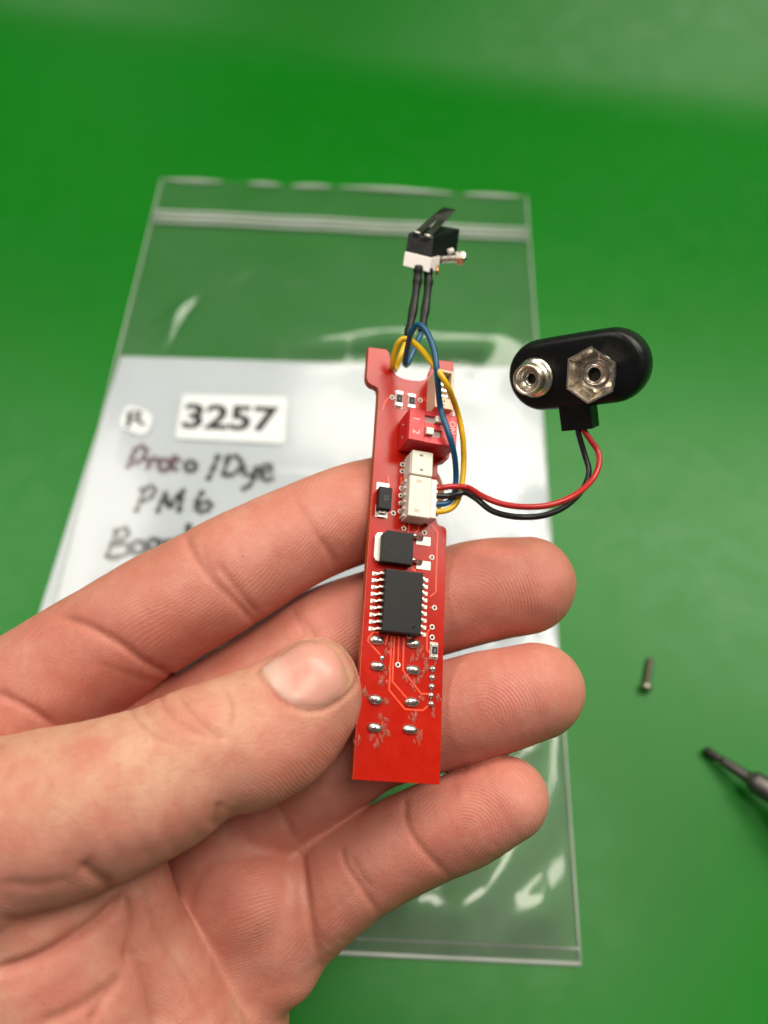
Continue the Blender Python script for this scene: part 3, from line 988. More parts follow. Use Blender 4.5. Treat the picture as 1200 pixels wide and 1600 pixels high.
def stud(center, build):
    m = MB(); build(m)
    return m
x0, y0 = sp(836, 590)
m = MB()
m.lathe([(.10, .012), (.315, .008), (.335, .015), (.33, .04), (.29, .06), (.255, .075), (.235, .11), (.22, .2), (.228, .25), (.25, .28), (.258, .305), (.245, .325), (.215, .318), (.20, .27), (.18, .19), (.14, .14), (.118, .135), (.115, .165), (.095, .175), (.088, .05)], 36, False)
st = m.build('stud_terminal', STEEL, snap); st.location = (x0, y0, 0)
q = MB().lathe([(.09, .05), (.087, .08)], 20).build('stud_hole', HOLE, st)
x1, y1 = sp(934, 583)
m = MB()
m.lathe([(.05, .012), (.26, .008), (.27, .02), (.265, .03), (.235, .035), (.215, .075), (.19, .08), (.17, .05), (.155, .05), (.145, .15), (.115, .165), (.098, .15), (.092, .02)], 36, False)
hx = m.build('socket_terminal', STEEL, snap); hx.location = (x1, y1, 0); hx.scale = (1.16, 1.16, 1.1)
MB().lathe([(.093, .02), (.090, .05)], 20).build('socket_hole', HOLE, hx)
hr = [.37, .385, .37, .38, .375, .37]
m = MB()
for k in range(6):
    a0 = math.radians(60 * k + 20); a1 = math.radians(60 * k + 79)
    am = (a0 + a1) / 2
    def P(r, a, z): return (r * math.cos(a), r * math.sin(a), z)
    def leaf(rb, rt, z0, z1, thick):
        return [P(rb, a0, z0), P(rb, a1, z0), P(rb + thick, a1, z0), P(rb + thick, a0, z0), P(rt, a0, z1), P(rt, a1, z1), P(rt + thick, a1, z1), P(rt + thick, a0, z1)]
    m.hexa(leaf(.27, .315, .015, .2, .03), .005)
    m.hexa(leaf(.316, hr[k] - .02, .19, .30, .032), .006)
m.build('clip_leaf', STEEL, hx)
m = MB(); m.tube([P(.20, 2 * math.pi * k / 24, .06 + .002) for k in range(25)], .022, 8, False); m.build('spring_ring', STEEL, hx)

# wires: (px, py, depth)
bw = lambda x, y, h: (x, y, bz(x, y, h))
def wire(name, pts, r, mat, parent, inv):
    c = spline(pts, 7)
    P = [inv @ (MC @ V(*p)) for p in c]
    m = MB(); m.tube(P, r, 12)
    return m.build(name, mat, parent)
red = [bw(676, 763.5, .28), bw(685, 763, .29), bw(698, 761, .34), bw(712, 760.3, .36), bw(732.5, 762.5, .38), (755, 776, 12.4), (785, 787.5, 12.2), (820, 792, 12.1), (860, 789, 12.1), (897.5, 774, 12.3),
       (925, 750, 12.6), (936, 725, 12.75), (934, 705, 12.85), (922.5, 687.5, 12.85), (912.5, 672, 12.85), (908, 655, 12.85)]
blk = [bw(676, 775, .24), bw(685, 775, .24), bw(700, 775, .25), bw(716, 771.5, .32), bw(728, 770, .36), (745, 780, 12.55), (767.5, 797.5, 12.4), (795, 806, 12.3), (825, 808, 12.25), (855, 804, 12.3), (885, 790, 12.45),
       (910, 765, 12.75), (920, 737.5, 12.9), (912.5, 707.5, 12.95), (904, 677.5, 12.9), (901, 655, 12.85)]
wire('red_wire', red, .05, REDW, snap, SI)
wire('black_wire', blk, .05, BLKW, snap, SI)

# ================================================================ micro switch with yellow and blue wires
SWP = V(655, 395, 14.3)
XM = MC @ Matrix.Translation(SWP)
XI = XM.inverted()
msw = empty('micro_switch', XM, 'tiny black and white lever switch standing above the board on two black sleeved wires', 'micro switch')
L3 = lambda px, py, z: XI @ (MC @ V(px, py, z))
zf, zr, zb2, zbl = 14.2, 14.35, 14.95, 14.8
hexpts = [(638, 364, zf), (677.5, 371.5, zr), (718.5, 357.8, zb2), (681, 351, zbl), (633.5, 393.5, zf), (674, 404, zr), (713.5, 395, zb2), (676, 386, zbl)]
m = MB(); m.hexa([L3(*p) for p in hexpts], .012); m.build('case', BLACKP, msw)
# white base, a hair proud of the case
whp = [(632.5, 393.2, zf - .02), (674.2, 403.8, zr - .02), (689, 398, zr + .22), (650, 389, zf + .22), (629.5, 415, zf - .02), (671, 425.5, zr - .02), (685, 421.5, zr + .22), (645, 411, zf + .22)]
m = MB(); m.hexa([L3(*p) for p in whp], .012); m.build('base', PINKW, msw)
low = [(684, 398, zr + .2), (700, 393, 14.7), (712, 392, 14.9), (690, 388, 14.8), (683, 412, zr + .2), (697, 412, 14.7), (708, 402, 14.9), (688, 402, 14.8)]
m = MB(); m.hexa([L3(*p) for p in low], .01); m.build('mounting_foot', BLACKP, msw)
# forked lever
def plate(poly, t=.015):
    A = [Vector(L3(*p)) for p in poly]
    n_ = (A[1] - A[0]).cross(A[2] - A[0]).normalized() * t
    return A + [p + n_ for p in A]
lv = MB()
lv.hexa(plate([(648.5, 361.5, 14.22), (657.5, 364.3, 14.25), (683, 344, 14.62), (676, 337, 14.62)]), .003)
lv.hexa(plate([(664.5, 366, 14.28), (675, 368.5, 14.32), (696, 346, 14.66), (684, 343.5, 14.62)]), .003)
lv.hexa(plate([(675, 338, 14.6), (696.5, 346.5, 14.66), (712, 328, 14.9), (692, 324.5, 14.9)]), .003)
lv.build('lever', DKSTEEL, msw)
for p0, p1 in (((648, 362.5, 14.18), (658, 365, 14.21)), ((664, 367, 14.22), (675.5, 370, 14.26))):
    a, b_ = L3(*p0), L3(*p1)
    m = MB(); m.tube([a, a.lerp(b_, .5), b_], .024, 8); m.build('lever_foot', STEEL, msw)
# little bolt through the case
ax = (L3(721, 403.5, 14.55) - L3(697, 405, 14.62)).normalized()
p_, q_ = L3(690, 405.5, 14.62), L3(712, 404.1, 14.57)
m = MB(); m.tube([p_.lerp(q_, k / 14) for k in range(15)], [.072 if k % 2 else .055 for k in range(15)], 14); m.build('bolt', STEEL, msw)
h0 = L3(712.5, 404, 14.55)
m = MB(); m.tube([h0, h0 + ax * .015, h0 + ax * .09, h0 + ax * .15, h0 + ax * .185], [.115, .14, .14, .135, .10], 6); nutb = m.build('bolt_head', STEEL, msw)
nutb.data.polygons.foreach_set('use_smooth', [False] * len(nutb.data.polygons))
m = MB(); m.tube([h0 + ax * .18, h0 + ax * .192], [.05, .045], 6); m.build('bolt_socket', HOLE, nutb)
m = MB(); m.tube([L3(700, 394, 14.6), L3(708, 391, 14.62)], [.055, .05], 10); m.build('washer', PINKW, msw)
m = MB(); m.tube([L3(683, 415, 14.5), L3(683.5, 424, 14.5), L3(682, 430, 14.5)], .028, 8); m.build('terminal', COPPER, msw)
for pts in ([(653.5, 416, 14.3), (653, 430, 14.3), (651.5, 445, 14.3), (646, 482, 14.2), (641, 508, 14.1), (637.5, 527, 14.0)],
            [(669, 420, 14.42), (669, 432, 14.42), (669, 446, 14.4), (665, 480, 14.3), (661, 505, 14.2), (659, 520, 14.15)]):
    c = spline(pts, 5)
    m = MB()
    n = len(c)
    rr = [(.079 + .008 * math.sin(i * .9) + (.008 if i < n * .35 else 0)) for i in range(n)]
    m.tube([XI @ (MC @ V(*p)) for p in c], rr, 12); m.build('heat_shrink', SHRINK, msw)
zt_ = bz(612, 575)
yel = [(637.7, 525, 14.0), (635, 534, 14.0), (627, 553, zt_ + .22), (618, 576, zt_ + .24), (615.2, 578, zt_ + .1), (613.4, 571, zt_ - .12), (616, 553, zt_ - .25), (623, 535.5, zt_ - .35), (633.5, 529.5, zt_ - .4), (652, 540, zt_ - .55), (678, 571, 12.55),
       (699, 603, 12.5), bw(714.5, 643, .62), bw(723, 684, .46), bw(724.5, 727, .26), bw(721, 760, .20), bw(713.5, 785, .16), bw(700.5, 796.5, .15), bw(684, 799.5, .15), bw(675, 799.5, .15)]
wire('yellow_wire', yel, .05, YEL, msw, XI)
blu = [(658.6, 519, 14.15), (654, 530, 14.1), (646.5, 547, 13.95), (638, 567, 13.8), (634.2, 570.5, 13.65), (633.2, 565, 13.5), (635.5, 550, 13.35), (641.5, 523, 13.0), (648, 511.5, 12.9), (656.5, 508, 12.8), (667.5, 519.5, 12.7), (678.5, 549, 12.55),
       (683.5, 588, 12.5), bw(687.5, 634, .72), bw(696.5, 664, .74), bw(705, 690, .70), bw(710.5, 715, .52), bw(712.5, 742, .30), bw(710.5, 768, .19), bw(704, 782, .17), bw(695, 787, .17), bw(684, 788, .17), bw(675, 788, .17)]
wire('blue_wire', blu, .05, BLU, msw, XI)
INKY = simple('wire_print', (.30, .15, .01), .6)
i0 = spline(yel, 7)
me = text_mesh('24AWG', .075)

# ================================================================ the hand
FINGERS = {
    'index': [(-60, 1165, 118, 13.2), (40, 1092, 106, 13.1), (163, 1013, 97, 13.05), (250, 957, 91, 13.0), (345, 903, 90, 13.05), (420, 861, 83, 13.25), (490, 828, 79, 13.5), (560, 800, 78, 13.85), (612, 782, 71, 14.05), (640, 769, 54, 14.1)],
    'middle': [(60, 1290, 105, 13.6), (150, 1225, 100, 13.6), (280, 1150, 95, 13.6), (390, 1085, 90, 13.6), (462, 1037, 87, 13.6), (512, 1003, 86, 13.65), (575, 977, 84, 13.75), (640, 956, 80, 13.75), (700, 938, 81, 13.65), (765, 921, 80, 13.5), (822, 914, 76, 13.4)],
    'ring': [(210, 1405, 102, 13.6), (300, 1340, 96, 13.65), (390, 1275, 92, 13.65), (480, 1217, 88, 13.6), (560, 1161, 82, 13.5), (625, 1136, 80, 13.35), (700, 1116, 82, 13.1), (765, 1097, 81, 12.9), (836, 1079, 75, 12.75)],
    'pinky': [(350, 1500, 105, 13.3), (420, 1455, 96, 13.25), (470, 1418, 87, 13.2), (535, 1373, 80, 13.1), (600, 1337, 75, 12.95), (665, 1305, 73, 12.8), (730, 1278, 71, 12.6), (792, 1249, 64, 12.45)],
    'thumb': [(-220, 1480, 200, 11.6), (-100, 1345, 170, 11.0), (20, 1292, 140, 10.8), (130, 1262, 130, 10.85), (250, 1216, 116, 11.0), (300, 1183, 107, 11.15), (345, 1157, 96, 11.3), (430, 1120, 90, 11.6), (487, 1071, 74, 11.72)],
    'thumb_pulp': [(388, 1171, 95, 11.35), (440, 1142, 90, 11.6), (490, 1100, 74, 11.75)],
}
PALM = [[(-60, 1165, 118, 13.4), (-350, 1500, 160, 13.4)], [(60, 1290, 110, 13.7), (-250, 1650, 180, 13.5)], [(210, 1405, 108, 13.7), (-50, 1800, 190, 13.3)], [(340, 1430, 118, 13.4), (310, 1540, 130, 13.2), (300, 1640, 140, 13.0), (120, 1950, 190, 12.8)],
        [(385, 1400, 88, 13.0), (335, 1330, 80, 13.35)], [(430, 1470, 66, 12.95), (440, 1512, 54, 12.9)]]
THENAR = [[(-20, 1330, 150, 11.5), (60, 1480, 170, 11.7), (100, 1640, 180, 11.8), (-60, 1900, 220, 12.2)]]
WEB = [[(195, 1375, 66, 11.6), (215, 1460, 76, 11.8), (258, 1540, 83, 11.9), (300, 1660, 98, 11.9)]]
WEB2 = [[(110, 1475, 88, 11.2), (140, 1560, 98, 11.3), (175, 1680, 108, 11.4)]]

def cpts(chain, step=4):
    if len(chain) > 2:
        c = spline(chain, step)
    else:
        c = np.array(chain, float)
    X = (c[:, 0] - 600) / F * c[:, 3]
    Y = (c[:, 1] - 800) / F * c[:, 3]
    R = c[:, 2] * c[:, 3] / F
    return np.stack([X, Y, c[:, 3], R], 1).astype(np.float32)

def sd_chain(P, C):
    d = np.full(len(P), 1e3, np.float32)
    mg = C[:, 3:4] + 0.9
    lo, hi = (C[:, :3] - mg).min(0), (C[:, :3] + mg).max(0)
    ok = ((P > lo) & (P < hi)).all(1)
    if not ok.all():
        if ok.any():
            d[ok] = sd_chain_all(P[ok], C)
        return d
    return sd_chain_all(P, C)

def sd_chain_all(P, C):
    d = np.full(len(P), 1e3, np.float32)
    for a, b in zip(C, C[1:]):
        ab = b[:3] - a[:3]
        L = float(ab @ ab) + 1e-9
        ap = P - a[:3]
        t = np.clip((ap @ ab) / L, 0, 1)
        q = ap - t[:, None] * ab
        d = np.minimum(d, np.sqrt((q * q).sum(1)) - (a[3] + (b[3] - a[3]) * t))
    return d

def smin(a, b, k):
    h = np.maximum(k - np.abs(a - b), 0) / k
    return np.minimum(a, b) - h * h * k * 0.25

CH = {k: cpts(v) for k, v in FINGERS.items()}
PC = [cpts(c) for c in PALM]; TC = [cpts(c) for c in THENAR]; WC = [cpts(c) for c in WEB]; W2C = [cpts(c) for c in WEB2]
NAMES = ['index', 'middle', 'ring', 'pinky', 'thumb', 'palm', 'thenar']

def hand_sdf(P, parts=False):
    palm = np.full(len(P), 1e3, np.float32)
    for c in PC:
        palm = smin(palm, sd_chain(P, c), 0.35)
    th = smin(sd_chain(P, CH['thumb']), sd_chain(P, CH['thumb_pulp']), 0.14)
    tn = sd_chain(P, TC[0])
    wb = sd_chain(P, WC[0])
    wb2 = sd_chain(P, W2C[0])
    fg = [sd_chain(P, CH[k]) for k in ('index', 'middle', 'ring', 'pinky')]
    if parts:
        return np.argmin(np.stack(fg + [th, palm, np.minimum(tn, np.minimum(wb, wb2))]), 0)
    d = palm
    for f in fg:
        d = smin(d, smin(f, palm, 0.22), 0.025)
    thumb = smin(th, tn, 0.22)
    webs = smin(smin(wb, tn, 0.3), wb2, 0.16)
    thumb = smin(thumb, webs, 0.14)
    d = smin(d, thumb, 0.05)
    return d

def surface_nets(vox=0.036):
    lo = np.array([-9.6, -2.2, 9.0], np.float32); hi = np.array([4.6, 12.3, 15.6], np.float32)
    CO = 8
    nb = np.ceil((hi - lo) / (vox * CO)).astype(int)
    n = nb * CO + 1
    # coarse pass over the block centres
    bc = np.stack(np.meshgrid(*[lo[i] + (np.arange(nb[i]) + .5) * vox * CO for i in range(3)], indexing='ij'), -1).reshape(-1, 3).astype(np.float32)
    db = hand_sdf(bc)
    half = vox * CO * 0.5 * 1.75 + 0.12
    act = np.abs(db) < half
    D = np.empty(tuple(n), np.float32)
    Db = db.reshape(tuple(nb))
    big_ = np.repeat(np.repeat(np.repeat(Db, CO, 0), CO, 1), CO, 2)
    D[:] = 1
    D[:-1, :-1, :-1] = big_
    D[-1] = 1; D[:, -1] = 1; D[:, :, -1] = 1
    idx = np.argwhere(act.reshape(tuple(nb)))
    off = np.stack(np.meshgrid(*[np.arange(CO + 1)] * 3, indexing='ij'), -1).reshape(-1, 3)
    for s in range(0, len(idx), 600):
        ii = (idx[s:s + 600, None, :] * CO + off[None]).reshape(-1, 3)
        P = lo + ii.astype(np.float32) * vox
        D[ii[:, 0], ii[:, 1], ii[:, 2]] = hand_sdf(P)
    D[0] = 1; D[:, 0] = 1; D[:, :, 0] = 1; D[-1] = 1; D[:, -1] = 1; D[:, :, -1] = 1
    S = D < 0
    c = np.zeros(tuple(n - 1), np.int8)
    for dx in (0, 1):
        for dy in (0, 1):
            for dz in (0, 1):
                c += S[dx:n[0] - 1 + dx, dy:n[1] - 1 + dy, dz:n[2] - 1 + dz]
    cells = np.argwhere((c > 0) & (c < 8))
    vid = np.full(tuple(n - 1), -1, np.int32)
    vid[cells[:, 0], cells[:, 1], cells[:, 2]] = np.arange(len(cells))
    acc = np.zeros((len(cells), 3)); cnt = np.zeros(len(cells))
    corners = [(0, 0, 0), (1, 0, 0), (0, 1, 0), (1, 1, 0), (0, 0, 1), (1, 0, 1), (0, 1, 1), (1, 1, 1)]
    dv = [D[cells[:, 0] + q[0], cells[:, 1] + q[1], cells[:, 2] + q[2]] for q in corners]
    for a in range(8):
        for b in range(a + 1, 8):
            if sum(abs(corners[a][k] - corners[b][k]) for k in range(3)) == 1:
                x = (dv[a] < 0) != (dv[b] < 0)
                t = np.where(x, dv[a] / np.where(x, dv[a] - dv[b], 1), 0)
                p = np.array(corners[a]) + t[:, None] * (np.array(corners[b]) - np.array(corners[a]))
                acc += p * x[:, None]; cnt += x
    verts = lo + (cells + acc / cnt[:, None]) * vox
    quads = []
    for ax in range(3):
        o1, o2 = [(1, 2), (2, 0), (0, 1)][ax]
        sl0 = [slice(None)] * 3; sl1 = [slice(None)] * 3
        sl0[ax] = slice(0, -1); sl1[ax] = slice(1, None)
        A, B = S[tuple(sl0)], S[tuple(sl1)]
        E = np.argwhere(A != B)
        ok = (E[:, o1] > 0) & (E[:, o2] > 0) & (E[:, o1] < n[o1] - 1) & (E[:, o2] < n[o2] - 1)
        E = E[ok]
        inside = A[E[:, 0], E[:, 1], E[:, 2]]
        def cell(d1, d2):
            q = E.copy(); q[:, o1] -= d1; q[:, o2] -= d2
            return vid[q[:, 0], q[:, 1], q[:, 2]]
        Q = np.stack([cell(0, 0), cell(1, 0), cell(1, 1), cell(0, 1)], 1)
        Q[~inside] = Q[~inside][:, ::-1]
        quads.append(Q)
    return verts, np.concatenate(quads)

def grad(P, e=0.02):
    P = P.astype(np.float32)
    g = np.stack([hand_sdf(P + np.array(v, np.float32) * e) - hand_sdf(P - np.array(v, np.float32) * e) for v in ((1, 0, 0), (0, 1, 0), (0, 0, 1))], 1)
    return g / (np.linalg.norm(g, axis=1, keepdims=True) + 1e-9)

def polydist(px, py, poly):
    """distance to a polyline and the place along it (0..1)"""
    d = np.full(len(px), 1e9); s = np.zeros(len(px))
    c = spline(poly, 5) if len(poly) > 2 else np.array(poly, float)
    n = len(c) - 1
    for i in range(n):
        a, b = c[i], c[i + 1]
        ab = b - a; L = ab @ ab + 1e-9
        t = np.clip(((px - a[0]) * ab[0] + (py - a[1]) * ab[1]) / L, 0, 1)
        q = np.hypot(px - a[0] - t * ab[0], py - a[1] - t * ab[1])
        u = q < d
        d[u] = q[u]; s[u] = (i + t[u]) / n
    return d, s

CREASES = [  # parts, line, depth cm, half width px
    (0, [(458, 768), (475, 800), (497, 838), (515, 866), (523, 890)], .035, 5), (0, [(500, 838), (520, 868), (530, 880)], .02, 4),
    (0, [(288, 832), (305, 870), (335, 908), (370, 942), (400, 975)], .05, 5.5), (0, [(340, 880), (372, 922), (406, 962)], .04, 4.5), (0, [(318, 850), (322, 872), (338, 900)], .02, 4),
    (0, [(88, 962), (130, 975), (185, 1003), (230, 1035), (290, 1066)], .07, 6), (5, [(88, 962), (130, 975), (185, 1003), (230, 1035), (290, 1066)], .07, 6),
    (0, [(150, 1035), (220, 1060), (260, 1066)], .015, 5), (5, [(-10, 1080), (40, 1105), (90, 1138)], .07, 6), (0, [(-10, 1080), (40, 1105), (90, 1138)], .07, 6), (1, [(-10, 1080), (40, 1105), (90, 1138)], .07, 6),
    (1, [(456, 950), (468, 972), (478, 992)], .025, 4), (1, [(474, 968), (488, 988), (497, 1003)], .025, 4),
    (2, [(430, 1248), (445, 1276), (464, 1314)], .05, 5), (2, [(445, 1240), (455, 1262)], .02, 5),
    (3, [(634, 1246), (633, 1275), (645, 1305), (672, 1340), (706, 1372)], .045, 5), (3, [(532, 1322), (540, 1350), (560, 1380), (592, 1428)], .045, 5), (3, [(548, 1335), (562, 1362), (582, 1388)], .03, 4.5),
    (3, [(500, 1440), (540, 1400), (575, 1375)], .012, 5), (3, [(467, 1308), (472, 1350), (480, 1410), (499, 1505)], .09, 6), (5, [(467, 1308), (472, 1350), (480, 1410), (499, 1505)], .06, 6),
    (4, [(280, 1083), (290, 1100), (310, 1122), (338, 1148), (350, 1150)], .034, 4.5), (4, [(202, 1088), (210, 1118), (240, 1148), (285, 1166)], .028, 5), (4, [(250, 1078), (258, 1106), (290, 1134), (330, 1152)], .03, 4.5),
    (4, [(352, 1078), (364, 1105), (358, 1140)], .028, 5), (4, [(225, 1082), (232, 1112), (260, 1142), (300, 1162)], .012, 4.5), (4, [(305, 1080), (340, 1085), (365, 1100)], .010, 5), (4, [(330, 1140), (352, 1148), (362, 1160)], .012, 4),
    (4, [(344, 1254), (340, 1272), (334, 1296)], .05, 7),
    (4, [(125, 1352), (150, 1372), (182, 1388)], .08, 9), (6, [(125, 1352), (150, 1372), (182, 1388)], .08, 9),
    (6, [(192, 1392), (168, 1424), (130, 1452), (80, 1486), (30, 1508), (-20, 1520)], .16, 9), (4, [(192, 1392), (168, 1424), (130, 1452), (80, 1486)], .16, 9),
    (6, [(196, 1400), (202, 1450), (197, 1505)], .07, 6), (6, [(200, 1480), (228, 1530), (246, 1610)], .08, 7), (6, [(170, 1540), (120, 1575), (60, 1600)], .06, 10), (6, [(110, 1375), (60, 1390), (0, 1392)], .03, 9), (4, [(110, 1375), (60, 1385), (0, 1382)], .03, 9),
    (6, [(90, 1425), (40, 1440), (0, 1436)], .04, 9), (4, [(90, 1425), (40, 1440), (0, 1436)], .04, 9), (5, [(300, 1420), (310, 1380), (340, 1340)], .03, 10), (5, [(430, 1330), (380, 1345), (330, 1345)], .02, 9), (5, [(420, 1500), (455, 1520), (478, 1535)], .015, 6),
    (6, [(140, 1600), (160, 1560), (190, 1520)], .05, 9), (6, [(225, 1370), (232, 1420), (250, 1470), (290, 1530), (330, 1610)], .02, 7)]

def build_hand():
    import time; T0 = time.time()
    vs_, qs = surface_nets(); print('nets', time.time() - T0)
    N = len(vs_)
    # relax a little
    e = np.concatenate([qs[:, [0, 1]], qs[:, [1, 2]], qs[:, [2, 3]], qs[:, [3, 0]]])
    deg = np.bincount(e.ravel(), minlength=N)[:, None]
    def avg(a):
        out = np.zeros_like(a)
        for k in range(a.shape[1]):
            out[:, k] = np.bincount(e[:, 0], a[e[:, 1], k], N) + np.bincount(e[:, 1], a[e[:, 0], k], N)
        return out / deg
    for _ in range(2):
        vs_ = vs_ + 0.5 * (avg(vs_) - vs_)
    nr = grad(vs_)
    part = hand_sdf(vs_.astype(np.float32), True)
    px = 600 + F * vs_[:, 0] / vs_[:, 2]; py = 800 + F * vs_[:, 1] / vs_[:, 2]
    facing = -(nr * vs_).sum(1) / np.linalg.norm(vs_, axis=1)
    front = facing > -0.15
    crease = np.zeros(N)
    disp = np.zeros(N)
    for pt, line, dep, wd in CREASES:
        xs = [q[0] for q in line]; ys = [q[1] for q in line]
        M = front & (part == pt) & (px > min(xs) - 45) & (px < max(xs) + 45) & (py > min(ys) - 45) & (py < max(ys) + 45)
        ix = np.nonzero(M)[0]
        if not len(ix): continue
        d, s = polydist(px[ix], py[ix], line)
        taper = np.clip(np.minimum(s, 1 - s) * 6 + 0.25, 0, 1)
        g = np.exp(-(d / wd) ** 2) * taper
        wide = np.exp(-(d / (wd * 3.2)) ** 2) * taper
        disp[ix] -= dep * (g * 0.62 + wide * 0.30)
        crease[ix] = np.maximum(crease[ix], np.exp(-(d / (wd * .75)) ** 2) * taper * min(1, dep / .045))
    # bulging pads
    padd = np.zeros(N)
    pads = [(0, 395, 870, 70, .05), (0, 560, 800, 60, .04), (0, 230, 965, 80, .06), (3, 690, 1290, 60, .03), (3, 600, 1330, 50, .03), (5, 380, 1400, 90, .12), (5, 110, 1030, 90, .05), (6, 90, 1430, 70, .06), (4, 450, 1170, 60, .04), (2, 520, 1240, 60, .03)]
    for pt, x, y, r, h in pads:
        M = (part == pt) & front
        padd[M] += h * np.exp(-(((px[M] - x) ** 2 + (py[M] - y) ** 2) / r ** 2))
    # low frequency unevenness of real flesh
    lump = np.array([noise.noise(Vector(p) * 0.9) * .035 + noise.noise(Vector(p) * 2.3 + Vector((5, 1, 2))) * .012 for p in vs_])
    for _ in range(12):
        padd = avg(padd[:, None])[:, 0]
    disp = avg(disp[:, None])[:, 0]
    vs_ = vs_ + nr * (disp + padd + lump)[:, None]
    # round off the lines where fingers, thumb and palm meet
    sm = np.zeros(N)
    df = part[e[:, 0]] != part[e[:, 1]]
    sm[e[df].ravel()] = 1
    for _ in range(3):
        sm = np.maximum(sm, (avg(sm[:, None])[:, 0] > 0.01).astype(float))
    for _ in range(3):
        sm = avg(sm[:, None])[:, 0]
    for _ in range(10):
        vs_ = vs_ + 0.5 * sm[:, None] * (avg(vs_) - vs_)
    # nail seat on the thumb
    NAILP = [(405, 1049), (412, 1062), (430, 1084), (446, 1098), (460, 1104), (480, 1109), (500, 1107), (520, 1097), (538, 1083), (550, 1067), (551, 1050), (545, 1034), (534, 1016), (520, 1004), (504, 997), (486, 999), (468, 1004), (450, 1013), (430, 1027), (415, 1038)]
    NAILP = [(480 + (a - 480) * 1.07 + (3 if a > 480 else 0), 1052 + (b - 1052) * 1.05) for a, b in NAILP]
    d, s = polydist(px, py, NAILP + [NAILP[0]])
    M = (part == 4) & (facing > 0)
    vs_[M] -= nr[M] * (0.035 * np.exp(-(d[M] / 4.5) ** 2))[:, None]
    crease[M] = np.maximum(crease[M], 0.4 * np.exp(-(d[M] / 4.0) ** 2))
    # attributes ------------------------------------------------
    tone = np.zeros(N); ridge = np.ones(N); pink = np.zeros(N); phase = np.zeros(N)
    th = part == 4
    # dorsal side of the thumb: towards the upper left of its axis
    ax_d, ax_s = polydist(px, py, [(20, 1300), (130, 1275), (250, 1232), (348, 1185), (430, 1140), (500, 1090)])
    below = (py - np.interp(px, [-300, 20, 130, 250, 348, 430, 500, 560], [1400, 1320, 1300, 1262, 1222, 1185, 1150, 1100]))
    tone[th] = np.clip(0.5 - below[th] / 70, 0, 1)
    tone[part == 6] = 0.45
    ridge[th] = np.clip(below[th] / 40 + 0.3, 0, 1)
    ridge[part == 6] = 0.35
    back = facing < -0.2
    wx = np.array([noise.noise(Vector(p) * 0.45 + Vector((3, 9, 1))) * 30 + noise.noise(Vector(p) * 1.6) * 5 for p in vs_])
    for k, nm in enumerate(NAMES[:4]):
        M = part == k
        ch = FINGERS[nm]
        line = [(c[0], c[1]) for c in ch]
        x, y = px[M], py[M]
        tip = np.array(line[-1], float); prev = np.array(line[-3], float)
        dr = (tip - prev) / np.linalg.norm(tip - prev)
        core = tip - dr * (85 if nm != 'pinky' else 70) + np.array((0, 22))
        leg = -dr * 0.86 + np.array((-dr[1], dr[0])) * 0.5
        leg /= np.linalg.norm(leg)
        rx, ry = x - core[0], y - core[1]
        along = rx * leg[0] + ry * leg[1]
        acr = rx * -leg[1] + ry * leg[0]
        stad = np.where(along > 0, np.abs(acr), np.hypot(along, acr * 1.0)) + 2.0 * np.sin(along / 40)
        s_ = rx * dr[0] + ry * dr[1]
        q_ = rx * -dr[1] + ry * dr[0]
        lines = q_ * 0.88 + s_ * 0.36 + wx[M] + (q_ ** 2) * 0.002 * np.sign(s_)
        w_ = np.clip((-s_ - 95) / 40, 0, 1)
        phase[M] = np.where(s_ < -115, lines, stad + wx[M] * 0.8)
        dt = np.hypot(x - (tip[0] - dr[0] * 45), y - (tip[1] - dr[1] * 45))
        pink[M] = (0.5 if nm != 'pinky' else 0.3) * np.exp(-(dt / 80) ** 2) + 0.12
        blend = np.exp(-((s_ + 115) / 12) ** 2)
        ridge[M] = (1 - 0.9 * blend) * np.where(s_ < -115, 0.6, 0.85 - 0.5 * np.exp(-(stad / 28) ** 2))
        # paler around the creases, redder on the pads between
    M = part == 5
    phase[M] = px[M] * 0.45 + py[M] * 0.9 + wx[M] * 1.6
    ridge[M] = 0.75
    pink[M] = 0.35 * np.exp(-(((px[M] - 390) ** 2 + (py[M] - 1400) ** 2) / 80 ** 2)) + 0.3 * np.exp(-(((px[M] - 60) ** 2 + (py[M] - 1110) ** 2) / 90 ** 2))
    M = th | (part == 6)
    phase[M] = px[M] * -0.42 + py[M] * 0.9 + wx[M] * 1.2
    pink[th] = 0.5 * np.exp(-(((px[th] - 470) ** 2 + (py[th] - 1180) ** 2) / 90 ** 2)) + 0.45 * np.exp(-(((px[th] - 320) ** 2 + (py[th] - 1112) ** 2) / 38 ** 2))
    phase *= 2 * math.pi / 5.6
    seam = np.zeros(N)
    df = part[e[:, 0]] != part[e[:, 1]]
    seam[e[df].ravel()] = 1
    for _ in range(3):
        seam = np.maximum(seam, (avg(seam[:, None])[:, 0] > 0.01).astype(float))
    ridge[seam > 0] = 0
    for _ in range(3):
        ridge = np.where(seam > 0, 0, avg(ridge[:, None])[:, 0])
    for _ in range(25):
        pink = avg(pink[:, None])[:, 0]; tone = avg(tone[:, None])[:, 0]
    ridge[back] = 0; tone[back] = 0.25
    rb = np.array([noise.noise(Vector(p) * 1.9 + Vector((2, 4, 8))) for p in vs_])
    ridge *= np.clip(0.75 + 1.1 * rb, 0.1, 1.15)
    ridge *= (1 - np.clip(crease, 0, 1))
    M4 = np.array(MC)
    ctr = V(150, 1300, 12.5)
    wv = (vs_ - np.array(ctr)) @ M4[:3, :3].T
    me = bpy.data.meshes.new('hand')
    me.vertices.add(N)
    me.vertices.foreach_set('co', wv.astype(np.float32).ravel())
    me.loops.add(len(qs) * 4)
    me.loops.foreach_set('vertex_index', qs.astype(np.int32).ravel())
    me.polygons.add(len(qs))
